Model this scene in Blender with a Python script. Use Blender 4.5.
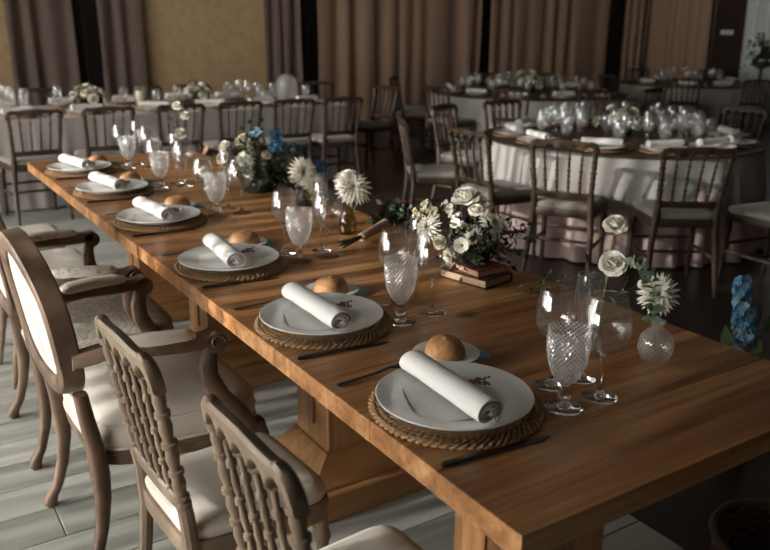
import bpy, math, random
from math import sin, cos, pi, radians, sqrt
from mathutils import Vector, Matrix
random.seed(11)
rnd = random.random
def rr(a, b): return a + (b - a) * rnd()
scene = bpy.context.scene
C = scene.collection
for o in list(bpy.data.objects): bpy.data.objects.remove(o)

# ------------------------------------------------------------------ camera
CAM = Vector((-0.703, -0.717, 1.46)); FP = 800.65
FW = Vector((0.520, 0.802, -0.294)).normalized()
RT = Vector((0.841, -0.541, 0.010)); RT = (RT - FW * RT.dot(FW)).normalized()
UP = RT.cross(FW)
cd = bpy.data.cameras.new('camera'); cam = bpy.data.objects.new('camera', cd); C.objects.link(cam)
cd.sensor_width = 36; cd.lens = FP / 770 * 36; cd.clip_start = 0.02; cd.clip_end = 100
cam.matrix_world = Matrix(((RT.x, UP.x, -FW.x, CAM.x), (RT.y, UP.y, -FW.y, CAM.y), (RT.z, UP.z, -FW.z, CAM.z), (0, 0, 0, 1)))
cd.dof.use_dof = True; cd.dof.focus_distance = 1.85; cd.dof.aperture_fstop = 4.2
scene.camera = cam
def at(px, py, ref):
    """point of the photograph's pixel at the distance of a known place in the room"""
    d = FW + RT * ((px - 385) / FP) - UP * ((py - 275) / FP)
    return CAM + d * (Vector(ref) - CAM).dot(FW)

# ------------------------------------------------------------------ light
vs = scene.view_settings
vs.view_transform = 'Standard'; vs.look = 'None'; vs.gamma = 1; vs.use_curve_mapping = False
vs.exposure = 1.5
w = bpy.data.worlds.new('world'); scene.world = w; w.use_nodes = True
w.node_tree.nodes['Background'].inputs[0].default_value = (1.0, 0.95, 0.88, 1)
w.node_tree.nodes['Background'].inputs[1].default_value = 0.055
WINX = -2.75
WINY = [0.35, 2.05, 3.75, 5.45, 7.15]
WINH = [0.95, 1.6, 2.35, 2.35, 2.35]     # lit height per window; added light blockers shorten the near ones
WINE = [54, 76, 88, 58, 60]
def area(name, loc, rot, sx, sy, e, col):
    l = bpy.data.lights.new(name, 'AREA'); l.shape = 'RECTANGLE'; l.size = sx; l.size_y = sy; l.energy = e; l.color = col
    o = bpy.data.objects.new(name, l); C.objects.link(o); o.location = loc; o.rotation_euler = rot; return o
for i, y in enumerate(WINY):
    h = WINH[i]; area('window_daylight', (WINX - 0.22, y, 0.55 + h / 2), (0, radians(-90), 0), h, 1.45, WINE[i], (1.0, 0.97, 0.92))
area('hall_window_daylight', (12.4, 6.9, 2.0), (0, radians(90), 0), 2.4, 1.2, 5, (0.85, 0.95, 1.0))
sl = bpy.data.lights.new('sun', 'SUN'); sl.energy = 1.1; sl.angle = radians(0.7); sl.color = (1.0, 0.95, 0.88)
sun = bpy.data.objects.new('sun', sl); C.objects.link(sun)
sun.rotation_euler = Vector((0.92, -0.10, -0.28)).to_track_quat('-Z', 'Y').to_euler()

# ------------------------------------------------------------------ materials
M = {}
def nt(name):
    m = bpy.data.materials.new(name); m.use_nodes = True; M[name] = m
    return m, m.node_tree, m.node_tree.nodes['Principled BSDF']
def N(t, k, **kw):
    n = t.nodes.new(k)
    for a, b in kw.items(): setattr(n, a, b)
    return n
def ramp(t, stops):
    r = N(t, 'ShaderNodeValToRGB'); e = r.color_ramp.elements
    while len(e) < len(stops): e.new(0.5)
    for q, (p_, c) in zip(e, stops): q.position = p_; q.color = (*c, 1)
    return r
def mapped(t, scale, rand=True):
    tc = N(t, 'ShaderNodeTexCoord'); mp = N(t, 'ShaderNodeMapping'); mp.inputs['Scale'].default_value = scale
    t.links.new(tc.outputs['Object'], mp.inputs['Vector'])
    if rand:
        oi = N(t, 'ShaderNodeObjectInfo'); ml = N(t, 'ShaderNodeMath', operation='MULTIPLY'); ml.inputs[1].default_value = 37.0
        t.links.new(oi.outputs['Random'], ml.inputs[0]); t.links.new(ml.outputs[0], mp.inputs['Location'])
    return mp
def plain(name, col, rough=0.6, var=0.12, scale=18, bump=0.0, sheen=0, metal=0, spec=0.5, sss=0):
    m, t, b = nt(name)
    mp = mapped(t, (scale,) * 3); n = N(t, 'ShaderNodeTexNoise'); n.inputs['Detail'].default_value = 5
    t.links.new(mp.outputs[0], n.inputs['Vector'])
    r = ramp(t, [(0.3, tuple(c * (1 - var) for c in col)), (0.7, tuple(min(1, c * (1 + var)) for c in col))])
    t.links.new(n.outputs['Fac'], r.inputs[0]); t.links.new(r.outputs[0], b.inputs['Base Color'])
    b.inputs['Roughness'].default_value = rough; b.inputs['Metallic'].default_value = metal
    b.inputs['Specular IOR Level'].default_value = spec; b.inputs['Sheen Weight'].default_value = sheen
    if sss:
        b.inputs['Subsurface Weight'].default_value = sss; b.inputs['Subsurface Radius'].default_value = (0.01, 0.008, 0.006)
    if bump:
        bp = N(t, 'ShaderNodeBump'); bp.inputs['Strength'].default_value = bump; bp.inputs['Distance'].default_value = 0.004
        t.links.new(n.outputs['Fac'], bp.inputs['Height']); t.links.new(bp.outputs[0], b.inputs['Normal'])
    return m
def wood(name, c0, c1, c2, grain=(1.6, 26, 26), rough=0.45, knots=False, tone=0.25, bump=0.12, spec=0.5):
    m, t, b = nt(name)
    mp = mapped(t, grain); n = N(t, 'ShaderNodeTexNoise'); n.inputs['Detail'].default_value = 7; n.inputs['Distortion'].default_value = 0.6
    n.inputs['Scale'].default_value = 1.0
    t.links.new(mp.outputs[0], n.inputs['Vector'])
    r = ramp(t, [(0.28, c0), (0.5, c1), (0.72, c2)])
    t.links.new(n.outputs['Fac'], r.inputs[0])
    oi = N(t, 'ShaderNodeObjectInfo'); mr = N(t, 'ShaderNodeMapRange'); mr.inputs['To Min'].default_value = 1 - tone; mr.inputs['To Max'].default_value = 1 + tone
    t.links.new(oi.outputs['Random'], mr.inputs['Value'])
    hs = N(t, 'ShaderNodeHueSaturation'); t.links.new(mr.outputs[0], hs.inputs['Value']); t.links.new(r.outputs[0], hs.inputs['Color'])
    out = hs.outputs[0]
    if knots:
        m2 = mapped(t, (2.2, 70, 70)); n2 = N(t, 'ShaderNodeTexNoise'); n2.inputs['Scale'].default_value = 1.0; n2.inputs['Detail'].default_value = 4
        t.links.new(m2.outputs[0], n2.inputs['Vector']); r2 = ramp(t, [(0.3, (0.55, 0.52, 0.48)), (0.62, (1.12, 1.12, 1.12))]); t.links.new(n2.outputs['Fac'], r2.inputs[0])
        x2 = N(t, 'ShaderNodeMix', data_type='RGBA', blend_type='MULTIPLY'); x2.inputs[0].default_value = 0.8
        t.links.new(out, x2.inputs[6]); t.links.new(r2.outputs[0], x2.inputs[7]); out = x2.outputs[2]
        k = mapped(t, (2.6, 3.4, 2.0)); v = N(t, 'ShaderNodeTexVoronoi'); v.inputs['Scale'].default_value = 1.0
        nn = N(t, 'ShaderNodeTexNoise'); nn.inputs['Scale'].default_value = 30
        t.links.new(k.outputs[0], v.inputs['Vector'])
        ad = N(t, 'ShaderNodeMath', operation='MULTIPLY_ADD'); ad.inputs[1].default_value = 0.05
        t.links.new(nn.outputs['Fac'], ad.inputs[0]); t.links.new(v.outputs['Distance'], ad.inputs[2])
        kr = ramp(t, [(0.055, (0.10, 0.055, 0.03)), (0.075, (0.35, 0.22, 0.15)), (0.13, (1, 1, 1))])
        t.links.new(ad.outputs[0], kr.inputs[0])
        mx = N(t, 'ShaderNodeMix', data_type='RGBA', blend_type='MULTIPLY'); mx.inputs[0].default_value = 1
        t.links.new(out, mx.inputs[6]); t.links.new(kr.outputs[0], mx.inputs[7]); out = mx.outputs[2]
    t.links.new(out, b.inputs['Base Color']); b.inputs['Roughness'].default_value = rough
    b.inputs['Specular IOR Level'].default_value = spec
    bp = N(t, 'ShaderNodeBump'); bp.inputs['Strength'].default_value = bump; bp.inputs['Distance'].default_value = 0.003
    t.links.new(n.outputs['Fac'], bp.inputs['Height']); t.links.new(bp.outputs[0], b.inputs['Normal'])
    return m
wood('table_wood', (0.17, 0.060, 0.018), (0.42, 0.192, 0.070), (0.62, 0.345, 0.155), (1.1, 13, 13), 0.33, True, 0.10, 0.06)
wood('leg_wood', (0.20, 0.09, 0.03), (0.34, 0.165, 0.06), (0.44, 0.23, 0.10), (22, 22, 1.5), 0.5, False, 0.1)
wood('base_wood', (0.20, 0.09, 0.03), (0.34, 0.165, 0.06), (0.44, 0.23, 0.10), (2, 22, 22), 0.5, False, 0.1)
wood('floor_wash', (0.23, 0.235, 0.21), (0.31, 0.315, 0.285), (0.39, 0.39, 0.355), (1.2, 14, 14), 0.45, False, 0.16, 0.10)
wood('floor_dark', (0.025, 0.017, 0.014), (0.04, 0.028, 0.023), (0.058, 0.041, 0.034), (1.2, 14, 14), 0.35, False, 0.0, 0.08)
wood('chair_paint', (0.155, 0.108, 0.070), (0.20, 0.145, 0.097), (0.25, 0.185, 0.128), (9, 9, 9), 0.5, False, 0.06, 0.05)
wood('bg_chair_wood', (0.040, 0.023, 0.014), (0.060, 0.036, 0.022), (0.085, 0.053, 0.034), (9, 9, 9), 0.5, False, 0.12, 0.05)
wood('arm_wood', (0.045, 0.025, 0.015), (0.115, 0.068, 0.042), (0.21, 0.14, 0.094), (7, 7, 5), 0.5, False, 0.08, 0.12)
plain('cream_fabric', (0.56, 0.51, 0.44), 0.9, 0.05, 60, 0.15, 0.2)
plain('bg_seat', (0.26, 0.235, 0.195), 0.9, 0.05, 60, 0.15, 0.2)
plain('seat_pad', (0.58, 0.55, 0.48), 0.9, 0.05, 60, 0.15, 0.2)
plain('napkin_cloth', (0.80, 0.79, 0.76), 0.9, 0.04, 90, 0.2, 0.1)
plain('ceramic', (0.82, 0.82, 0.80), 0.18, 0.02, 6)
plain('paper', (0.74, 0.72, 0.69), 0.8, 0.03, 30)
plain('blue_paper', (0.16, 0.42, 0.52), 0.7, 0.1, 30)
plain('jute', (0.36, 0.22, 0.11), 0.85, 0.4, 120, 0.5)
plain('steel_dark', (0.10, 0.09, 0.085), 0.28, 0.1, 20, 0, 0, 0.9)
plain('bread', (0.47, 0.235, 0.095), 0.55, 0.25, 22, 0.12)
plain('bread_cut', (0.66, 0.45, 0.23), 0.75, 0.2, 60, 0.4)
plain('petal_white', (0.88, 0.85, 0.75), 0.7, 0.06, 40, 0, 0.1, 0, 0.3, 0.15)
plain('petal_cream', (0.70, 0.64, 0.48), 0.7, 0.1, 40, 0, 0.1, 0, 0.3, 0.15)
plain('petal_pink', (0.42, 0.22, 0.17), 0.7, 0.2, 40)
plain('petal_red', (0.24, 0.065, 0.055), 0.7, 0.25, 40)
plain('petal_blue', (0.12, 0.31, 0.50), 0.7, 0.2, 40)
plain('petal_paleblue', (0.32, 0.50, 0.62), 0.7, 0.2, 40)
plain('flower_eye', (0.28, 0.34, 0.08), 0.7, 0.25, 60)
plain('leaf_green', (0.085, 0.125, 0.045), 0.5, 0.35, 30)
plain('leaf_dark', (0.030, 0.046, 0.026), 0.5, 0.35, 30)
plain('leaf_euca', (0.17, 0.225, 0.155), 0.6, 0.25, 30)
plain('stem_green', (0.09, 0.12, 0.045), 0.6, 0.2, 30)
plain('dried', (0.32, 0.17, 0.11), 0.8, 0.3, 50)
plain('book_page', (0.52, 0.36, 0.22), 0.85, 0.2, 40)
plain('book_cover', (0.05, 0.028, 0.02), 0.6, 0.3, 20)
plain('book_cover_red', (0.20, 0.055, 0.035), 0.6, 0.3, 20)
plain('ribbon', (0.52, 0.33, 0.24), 0.7, 0.1, 30, 0.1, 0.2)
plain('wax', (0.70, 0.62, 0.44), 0.6, 0.05, 20)
plain('cloth_grey', (0.40, 0.36, 0.335), 0.95, 0.06, 40, 0.1, 0.1)
plain('cloth_white', (0.46, 0.44, 0.41), 0.95, 0.04, 40, 0.1, 0.1)
plain('cloth_pink', (0.50, 0.375, 0.345), 0.95, 0.06, 40, 0.1, 0.1)
plain('curtain_taupe', (0.26, 0.19, 0.155), 0.9, 0.08, 8, 0, 0.2)
plain('curtain_tan', (0.46, 0.30, 0.205), 0.9, 0.08, 8, 0, 0.2)
plain('curtain_white', (0.70, 0.75, 0.75), 0.9, 0.05, 8)
plain('wall_gold', (0.84, 0.60, 0.33), 0.7, 0.10, 2.0, 0.1)
plain('wall_plain', (0.20, 0.18, 0.155), 0.8, 0.08, 2)
plain('dark_panel', (0.006, 0.005, 0.005), 0.6, 0.1, 5)
plain('dark_board', (0.035, 0.018, 0.012), 0.5, 0.2, 5)
plain('wicker', (0.07, 0.036, 0.017), 0.7, 0.4, 40, 0.3)
plain('pot_dark', (0.022, 0.019, 0.015), 0.5, 0.2, 20)
plain('frame_white', (0.6, 0.6, 0.58), 0.5, 0.03, 10)
def toile():
    m, t, b = nt('toile_fabric')
    mp = mapped(t, (1, 1, 1), False); n = N(t, 'ShaderNodeTexNoise'); n.inputs['Scale'].default_value = 22; n.inputs['Detail'].default_value = 6; n.inputs['Distortion'].default_value = 2.2
    t.links.new(mp.outputs[0], n.inputs['Vector'])
    r = ramp(t, [(0.40, (0.58, 0.55, 0.48)), (0.50, (0.57, 0.54, 0.47)), (0.56, (0.30, 0.27, 0.23)), (0.62, (0.56, 0.53, 0.46))])
    t.links.new(n.outputs['Fac'], r.inputs[0]); t.links.new(r.outputs[0], b.inputs['Base Color']); b.inputs['Roughness'].default_value = 0.9
toile()
def menu():
    m, t, b = nt('menu_print')
    tc = N(t, 'ShaderNodeTexCoord'); s = N(t, 'ShaderNodeSeparateXYZ'); t.links.new(tc.outputs['Object'], s.inputs[0])
    wv = N(t, 'ShaderNodeMath', operation='MULTIPLY'); wv.inputs[1].default_value = 150; t.links.new(s.outputs['X'], wv.inputs[0])
    fr = N(t, 'ShaderNodeMath', operation='FRACT'); t.links.new(wv.outputs[0], fr.inputs[0])
    gt = N(t, 'ShaderNodeMath', operation='GREATER_THAN'); gt.inputs[1].default_value = 0.55; t.links.new(fr.outputs[0], gt.inputs[0])
    ab = N(t, 'ShaderNodeMath', operation='ABSOLUTE'); t.links.new(s.outputs['Y'], ab.inputs[0])
    lt = N(t, 'ShaderNodeMath', operation='LESS_THAN'); lt.inputs[1].default_value = 0.038; t.links.new(ab.outputs[0], lt.inputs[0])
    no = N(t, 'ShaderNodeTexNoise'); no.inputs['Scale'].default_value = 260; t.links.new(tc.outputs['Object'], no.inputs['Vector'])
    g2 = N(t, 'ShaderNodeMath', operation='GREATER_THAN'); g2.inputs[1].default_value = 0.48; t.links.new(no.outputs['Fac'], g2.inputs[0])
    a = N(t, 'ShaderNodeMath', operation='MULTIPLY'); t.links.new(gt.outputs[0], a.inputs[0]); t.links.new(lt.outputs[0], a.inputs[1])
    a2 = N(t, 'ShaderNodeMath', operation='MULTIPLY'); t.links.new(a.outputs[0], a2.inputs[0]); t.links.new(g2.outputs[0], a2.inputs[1])
    mx = N(t, 'ShaderNodeMix', data_type='RGBA'); mx.inputs[6].default_value = (0.72, 0.71, 0.69, 1); mx.inputs[7].default_value = (0.56, 0.55, 0.54, 1)
    t.links.new(a2.outputs[0], mx.inputs[0]); t.links.new(mx.outputs[2], b.inputs['Base Color']); b.inputs['Roughness'].default_value = 0.75
menu()
def thin_glass(name, col=(1, 1, 1), fac=1.0, rough=0.02, ior=1.5, milk=0.0):
    m, t, b = nt(name); t.nodes.remove(b)
    out = [n for n in t.nodes if n.type == 'OUTPUT_MATERIAL'][0]
    tr = N(t, 'ShaderNodeBsdfTransparent')
    lf = N(t, 'ShaderNodeLayerWeight'); lf.inputs['Blend'].default_value = 0.5
    pf = N(t, 'ShaderNodeMath', operation='POWER'); pf.inputs[1].default_value = 7.0; t.links.new(lf.outputs['Facing'], pf.inputs[0])
    cm = N(t, 'ShaderNodeMix', data_type='RGBA'); cm.inputs[6].default_value = (*col, 1); cm.inputs[7].default_value = (*[c * 0.42 for c in col], 1)
    t.links.new(pf.outputs[0], cm.inputs[0]); t.links.new(cm.outputs[2], tr.inputs[0])      # longer path through the wall at the edges
    gl = N(t, 'ShaderNodeBsdfGlossy'); gl.inputs['Roughness'].default_value = rough
    lw = N(t, 'ShaderNodeLayerWeight'); lw.inputs['Blend'].default_value = 0.5
    pw = N(t, 'ShaderNodeMath', operation='POWER'); pw.inputs[1].default_value = 4.0; t.links.new(lw.outputs['Facing'], pw.inputs[0])
    mul = N(t, 'ShaderNodeMath', operation='MULTIPLY_ADD', use_clamp=True); mul.inputs[1].default_value = 0.42; mul.inputs[2].default_value = 0.06 * fac
    t.links.new(pw.outputs[0], mul.inputs[0])
    mx = N(t, 'ShaderNodeMixShader'); t.links.new(mul.outputs[0], mx.inputs[0]); t.links.new(tr.outputs[0], mx.inputs[1]); t.links.new(gl.outputs[0], mx.inputs[2])
    last = mx
    if milk:
        df = N(t, 'ShaderNodeBsdfTranslucent'); df.inputs[0].default_value = (0.9, 0.9, 0.9, 1)
        d2 = N(t, 'ShaderNodeBsdfDiffuse'); d2.inputs[0].default_value = (0.9, 0.9, 0.9, 1)
        m3 = N(t, 'ShaderNodeMixShader'); t.links.new(df.outputs[0], m3.inputs[1]); t.links.new(d2.outputs[0], m3.inputs[2])
        m2 = N(t, 'ShaderNodeMixShader'); m2.inputs[0].default_value = milk
        t.links.new(mx.outputs[0], m2.inputs[1]); t.links.new(m3.outputs[0], m2.inputs[2]); last = m2
    t.links.new(last.outputs[0], out.inputs[0])
thin_glass('glass_thin', (0.965, 0.97, 0.965), 2.6, 0.03, 1.45, 0.025)
thin_glass('glass_cut', (0.93, 0.94, 0.94), 2.0, 0.08, 1.55, 0.17)
thin_glass('glass_milky', (0.9, 0.9, 0.9), 2.0, 0.1, 1.5, 0.3)
thin_glass('glass_amber', (0.62, 0.55, 0.33), 1.6, 0.03, 1.45)
def diamond_glass(name, nu, nz):
    thin_glass(name, (0.94, 0.95, 0.95), 2.2, 0.05, 1.5, 0.1)
    t = M[name].node_tree; mixes = [n for n in t.nodes if n.type == 'MIX_SHADER']
    milk = [n for n in mixes if not n.inputs[0].is_linked and abs(n.inputs[0].default_value - 0.1) < 1e-4][0]
    tc = N(t, 'ShaderNodeTexCoord'); sp = N(t, 'ShaderNodeSeparateXYZ'); t.links.new(tc.outputs['Object'], sp.inputs[0])
    at_ = N(t, 'ShaderNodeMath', operation='ARCTAN2'); t.links.new(sp.outputs['Y'], at_.inputs[0]); t.links.new(sp.outputs['X'], at_.inputs[1])
    a = N(t, 'ShaderNodeMath', operation='MULTIPLY'); a.inputs[1].default_value = nu / (2 * pi); t.links.new(at_.outputs[0], a.inputs[0])
    z = N(t, 'ShaderNodeMath', operation='MULTIPLY'); z.inputs[1].default_value = nz; t.links.new(sp.outputs['Z'], z.inputs[0])
    ls = []
    for op in ('ADD', 'SUBTRACT'):
        q = N(t, 'ShaderNodeMath', operation=op); t.links.new(a.outputs[0], q.inputs[0]); t.links.new(z.outputs[0], q.inputs[1])
        p_ = N(t, 'ShaderNodeMath', operation='PINGPONG'); p_.inputs[1].default_value = 0.5; t.links.new(q.outputs[0], p_.inputs[0]); ls.append(p_)
    mn = N(t, 'ShaderNodeMath', operation='MINIMUM'); t.links.new(ls[0].outputs[0], mn.inputs[0]); t.links.new(ls[1].outputs[0], mn.inputs[1])
    mr = N(t, 'ShaderNodeMapRange'); mr.inputs['From Min'].default_value = 0.05; mr.inputs['From Max'].default_value = 0.22; mr.inputs['To Min'].default_value = 0.42; mr.inputs['To Max'].default_value = 0.05
    t.links.new(mn.outputs[0], mr.inputs['Value']); t.links.new(mr.outputs[0], milk.inputs[0])
diamond_glass('glass_diamond', 26, 105)
diamond_glass('glass_bulb', 30, 125)
def solid_glass(name, col):
    m, t, b = nt(name)
    b.inputs['Base Color'].default_value = (*col, 1); b.inputs['Transmission Weight'].default_value = 1; b.inputs['Roughness'].default_value = 0.02; b.inputs['IOR'].default_value = 1.45
solid_glass('glass_solid', (1, 1, 1))

# ------------------------------------------------------------------ mesh helpers
class MB:
    def __init__(s): s.v = []; s.f = []; s.m = []
    def add(s, vs_, fs, mi=0):
        o = len(s.v); s.v += [tuple(q) for q in vs_]
        for f in fs: s.f.append(tuple(i + o for i in f)); s.m.append(mi)
    def loft(s, secs, mi=0, caps=True, closed=False):
        n = len(secs[0]); vs_ = [q for sec in secs for q in sec]; fs = []
        k = len(secs)
        for i in range(k if closed else k - 1):
            a = i * n; b = ((i + 1) % k) * n
            for j in range(n):
                j2 = (j + 1) % n; fs.append((a + j, a + j2, b + j2, b + j))
        if caps and not closed:
            fs.append(tuple(range(n - 1, -1, -1))); fs.append(tuple((k - 1) * n + j for j in range(n)))
        s.add(vs_, fs, mi)
    def tube(s, pts, rad, n=8, mi=0, caps=True, closed=False, sq=(1, 1), up=None):
        pts = [Vector(p) for p in pts]; k = len(pts)
        if not hasattr(rad, '__len__'): rad = [rad] * k
        secs = []; prev = None
        for i in range(k):
            if closed: t = pts[(i + 1) % k] - pts[i - 1]
            else: t = pts[min(i + 1, k - 1)] - pts[max(i - 1, 0)]
            if t.length < 1e-9: t = Vector((0, 0, 1))
            t.normalize()
            if up is not None: a = Vector(up)
            elif prev is None: a = Vector((1, 0, 0)) if abs(t.x) < 0.8 else Vector((0, 1, 0))
            else: a = prev
            x = (a - t * a.dot(t)).normalized(); y = t.cross(x); prev = x
            secs.append([pts[i] + (x * cos(2 * pi * j / n) * sq[0] + y * sin(2 * pi * j / n) * sq[1]) * rad[i] for j in range(n)])
        s.loft(secs, mi, caps, closed)
    def lathe(s, prof, n=24, c=(0, 0, 0), mi=0, cap0=False, cap1=False, fn=None):
        secs = []
        for i, (r, z) in enumerate(prof):
            secs.append([(c[0] + (r + (fn(i, j) if fn else 0)) * cos(2 * pi * j / n), c[1] + (r + (fn(i, j) if fn else 0)) * sin(2 * pi * j / n), c[2] + z) for j in range(n)])
        k = len(secs); vs_ = [q for sec in secs for q in sec]; fs = []
        for i in range(k - 1):
            for j in range(n):
                j2 = (j + 1) % n; fs.append((i * n + j, i * n + j2, (i + 1) * n + j2, (i + 1) * n + j))
        if cap0: fs.append(tuple(range(n - 1, -1, -1)))
        if cap1: fs.append(tuple((k - 1) * n + j for j in range(n)))
        s.add(vs_, fs, mi)
    def cbox(s, lo, hi, b=0.004, mi=0):
        vs_ = []; idx = {}
        for ix in (0, 1):
            for iy in (0, 1):
                for iz in (0, 1):
                    c = (hi[0] if ix else lo[0], hi[1] if iy else lo[1], hi[2] if iz else lo[2])
                    sg = (-1 if ix else 1, -1 if iy else 1, -1 if iz else 1)
                    for a in range(3):
                        q = list(c)
                        for e in range(3):
                            if e != a: q[e] += sg[e] * b
                        idx[(ix, iy, iz, a)] = len(vs_); vs_.append(q)
        fs = []
        def I(t, a): return idx[(*t, a)]
        for a in range(3):
            u, v = (a + 1) % 3, (a + 2) % 3
            for sd in (0, 1):
                q = []
                for (p_, r_) in ((0, 0), (1, 0), (1, 1), (0, 1)):
                    t = [0, 0, 0]; t[a] = sd; t[u] = p_; t[v] = r_; q.append(I(t, a))
                fs.append(tuple(q if sd else q[::-1]))
            for p_ in (0, 1):
                for r_ in (0, 1):
                    t0 = [0, 0, 0]; t0[u] = p_; t0[v] = r_; t1 = list(t0); t1[a] = 1
                    q = (I(t0, u), I(t1, u), I(t1, v), I(t0, v))
                    fs.append(q if (p_ == r_) else q[::-1])
        for key in [(x, y, z) for x in (0, 1) for y in (0, 1) for z in (0, 1)]:
            q = (I(key, 0), I(key, 1), I(key, 2)); fs.append(q if sum(key) % 2 else q[::-1])
        s.add(vs_, fs, mi)
    def ball(s, c, r, n=8, k=5, mi=0, sc=(1, 1, 1)):
        secs = []
        for i in range(1, k):
            a = pi * i / k
            secs.append([(c[0] + r * sc[0] * sin(a) * cos(2 * pi * j / n), c[1] + r * sc[1] * sin(a) * sin(2 * pi * j / n), c[2] - r * sc[2] * cos(a)) for j in range(n)])
        s.loft(secs, mi)
    def petal(s, Mx, az, e0, e1, L, W, r0=0.0, z0=0.0, cup=0.3, n=4, mi=0, pw=0.75, blunt=False):
        x, z = r0, z0; rows = []
        for i in range(n + 1):
            q = i / n; e = e0 + (e1 - e0) * q
            wd = W * 0.5 * max(0.06, sin(pi * min(0.985, 0.10 + 0.88 * q ** pw)))
            if blunt: wd = W * 0.5 * sin(pi * (0.12 + 0.60 * q))
            elif i == n: wd *= 0.55
            cz = cup * wd
            nx, nz = -sin(e), cos(e)
            for k_ in (-1, 0, 1):
                dz = cz if k_ else 0
                ex = 0.10 * L if (blunt and i == n and not k_) else 0; rows.append(Vector((x + nx * dz + cos(e) * ex, k_ * wd, z + nz * dz + sin(e) * ex)))
            x += cos(e) * L / n; z += sin(e) * L / n
        R = Mx @ Matrix.Rotation(az, 4, 'Z')
        vs_ = [R @ q for q in rows]; fs = []
        for i in range(n):
            for k_ in (0, 1):
                a = i * 3 + k_; fs.append((a, a + 1, a + 4, a + 3))
        s.add(vs_, fs, mi)
    def mesh(s, name, mats, smooth=35):
        me = bpy.data.meshes.new(name); me.from_pydata(s.v, [], s.f)
        for m in mats: me.materials.append(M[m])
        if any(s.m): me.polygons.foreach_set('material_index', s.m)
        if smooth:
            me.polygons.foreach_set('use_smooth', [True] * len(me.polygons))
            me.set_sharp_from_angle(angle=radians(smooth))
        me.update(); return me
    def build(s, name, mats, parent=None, loc=(0, 0, 0), rot=(0, 0, 0), smooth=35):
        if isinstance(mats, str): mats = [mats]
        return obj(name, s.mesh(name, mats, smooth), parent, loc, rot)
def obj(name, me, parent=None, loc=(0, 0, 0), rot=(0, 0, 0)):
    o = bpy.data.objects.new(name, me); C.objects.link(o); o.location = loc; o.rotation_euler = rot
    if parent: o.parent = parent
    return o
def tag(o, label=None, cat=None, group=None, kind=None):
    if label: o['label'] = label
    if cat: o['category'] = cat
    if group: o['group'] = group
    if kind: o['kind'] = kind
    return o
def thing(name, label, cat, loc=(0, 0, 0), rz=0.0, group=None):
    o = obj(name, None, None, loc, (0, 0, rz)); o.empty_display_size = 0.05
    return tag(o, label, cat, group)
KIDS = {}
def copy_tree(o, loc, rz, label=None, group=None, mats=None, scale=None):
    def rec(src, par):
        c = src.copy(); C.objects.link(c); c.parent = par
        for ch in src.children: rec(ch, c)
        return c
    r = rec(o, None); r.location = loc; r.rotation_euler = (0, 0, rz)
    if scale: r.scale = scale
    if label: r['label'] = label
    if group: r['group'] = group
    return r
def orient(d, loc=(0, 0, 0), roll=0.0):
    q = Vector(d).normalized().to_track_quat('Z', 'Y')
    return Matrix.Translation(Vector(loc)) @ q.to_matrix().to_4x4() @ Matrix.Rotation(roll, 4, 'Z')
T = 0.768            # top of the wooden tables
BR = 0.690           # cloth level of the round tables
BT = 0.735           # top of the clothed tables

# ------------------------------------------------------------------ the room
XR, YB = 12.6, 10.45
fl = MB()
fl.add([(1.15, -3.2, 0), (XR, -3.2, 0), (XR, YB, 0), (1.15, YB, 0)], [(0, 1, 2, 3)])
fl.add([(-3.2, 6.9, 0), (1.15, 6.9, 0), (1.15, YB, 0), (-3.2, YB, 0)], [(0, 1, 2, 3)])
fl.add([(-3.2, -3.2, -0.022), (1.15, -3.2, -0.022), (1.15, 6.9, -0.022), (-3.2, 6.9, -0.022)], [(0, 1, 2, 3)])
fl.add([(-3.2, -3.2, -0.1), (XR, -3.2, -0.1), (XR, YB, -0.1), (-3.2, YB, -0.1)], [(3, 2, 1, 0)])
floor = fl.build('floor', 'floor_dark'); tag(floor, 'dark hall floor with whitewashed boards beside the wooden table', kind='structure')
lens_ = (1.45, 1.75, 2.05); pmesh = {}
PW = 0.172
for L in lens_:
    b = MB(); b.cbox((0, 0, -0.02), (L - 0.003, PW - 0.004, 0), 0.0022); pmesh[L] = b.mesh('floor_plank', ['floor_wash'], 20)
y = -2.6
while y < 6.85:
    x = -2.9 + rr(-1.2, 0)
    while x < 1.1:
        L = random.choice(lens_)
        if x + L > 1.15:
            L2 = 1.15 - x
            if L2 < 0.25: break
            b = MB(); b.cbox((0, 0, -0.02), (L2, PW - 0.004, 0), 0.0022); o = b.build('floor_plank', 'floor_wash', floor, (x, y, 0), smooth=20); break
        obj('floor_plank', pmesh[L], floor, (x, y, 0)); x += L
    y += PW
b = MB(); b.cbox((-3.2, YB, 0), (XR, YB + 0.2, 4.6), 0.01); wb = b.build('wall_back', 'wall_gold'); tag(wb, kind='structure')
b = MB(); b.cbox((XR, -3.2, 0), (XR + 0.2, YB + 0.2, 4.6), 0.01); tag(b.build('wall_right', 'wall_plain'), kind='structure')
b = MB(); b.cbox((-3.4, -3.4, 0), (XR + 0.2, -3.2, 4.6), 0.01); tag(b.build('wall_front', 'wall_plain'), kind='structure')
b = MB(); b.cbox((-3.4, -3.2, 4.6), (XR + 0.2, YB + 0.2, 4.8), 0.01); tag(b.build('ceiling', 'wall_plain'), kind='structure')
b = MB()
ys = [-3.2]
for yw in WINY: ys += [yw - 0.80, yw + 0.80]
ys.append(YB)
for i in range(0, len(ys), 2): b.cbox((WINX - 0.2, ys[i], 0), (WINX, ys[i + 1], 4.6), 0.01)
for yw in WINY:
    b.cbox((WINX - 0.2, yw - 0.80, 0), (WINX, yw + 0.80, 0.5), 0.01); b.cbox((WINX - 0.2, yw - 0.80, 3.0), (WINX, yw + 0.80, 4.6), 0.01)
tag(b.build('wall_left', 'wall_plain'), kind='structure')
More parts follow.
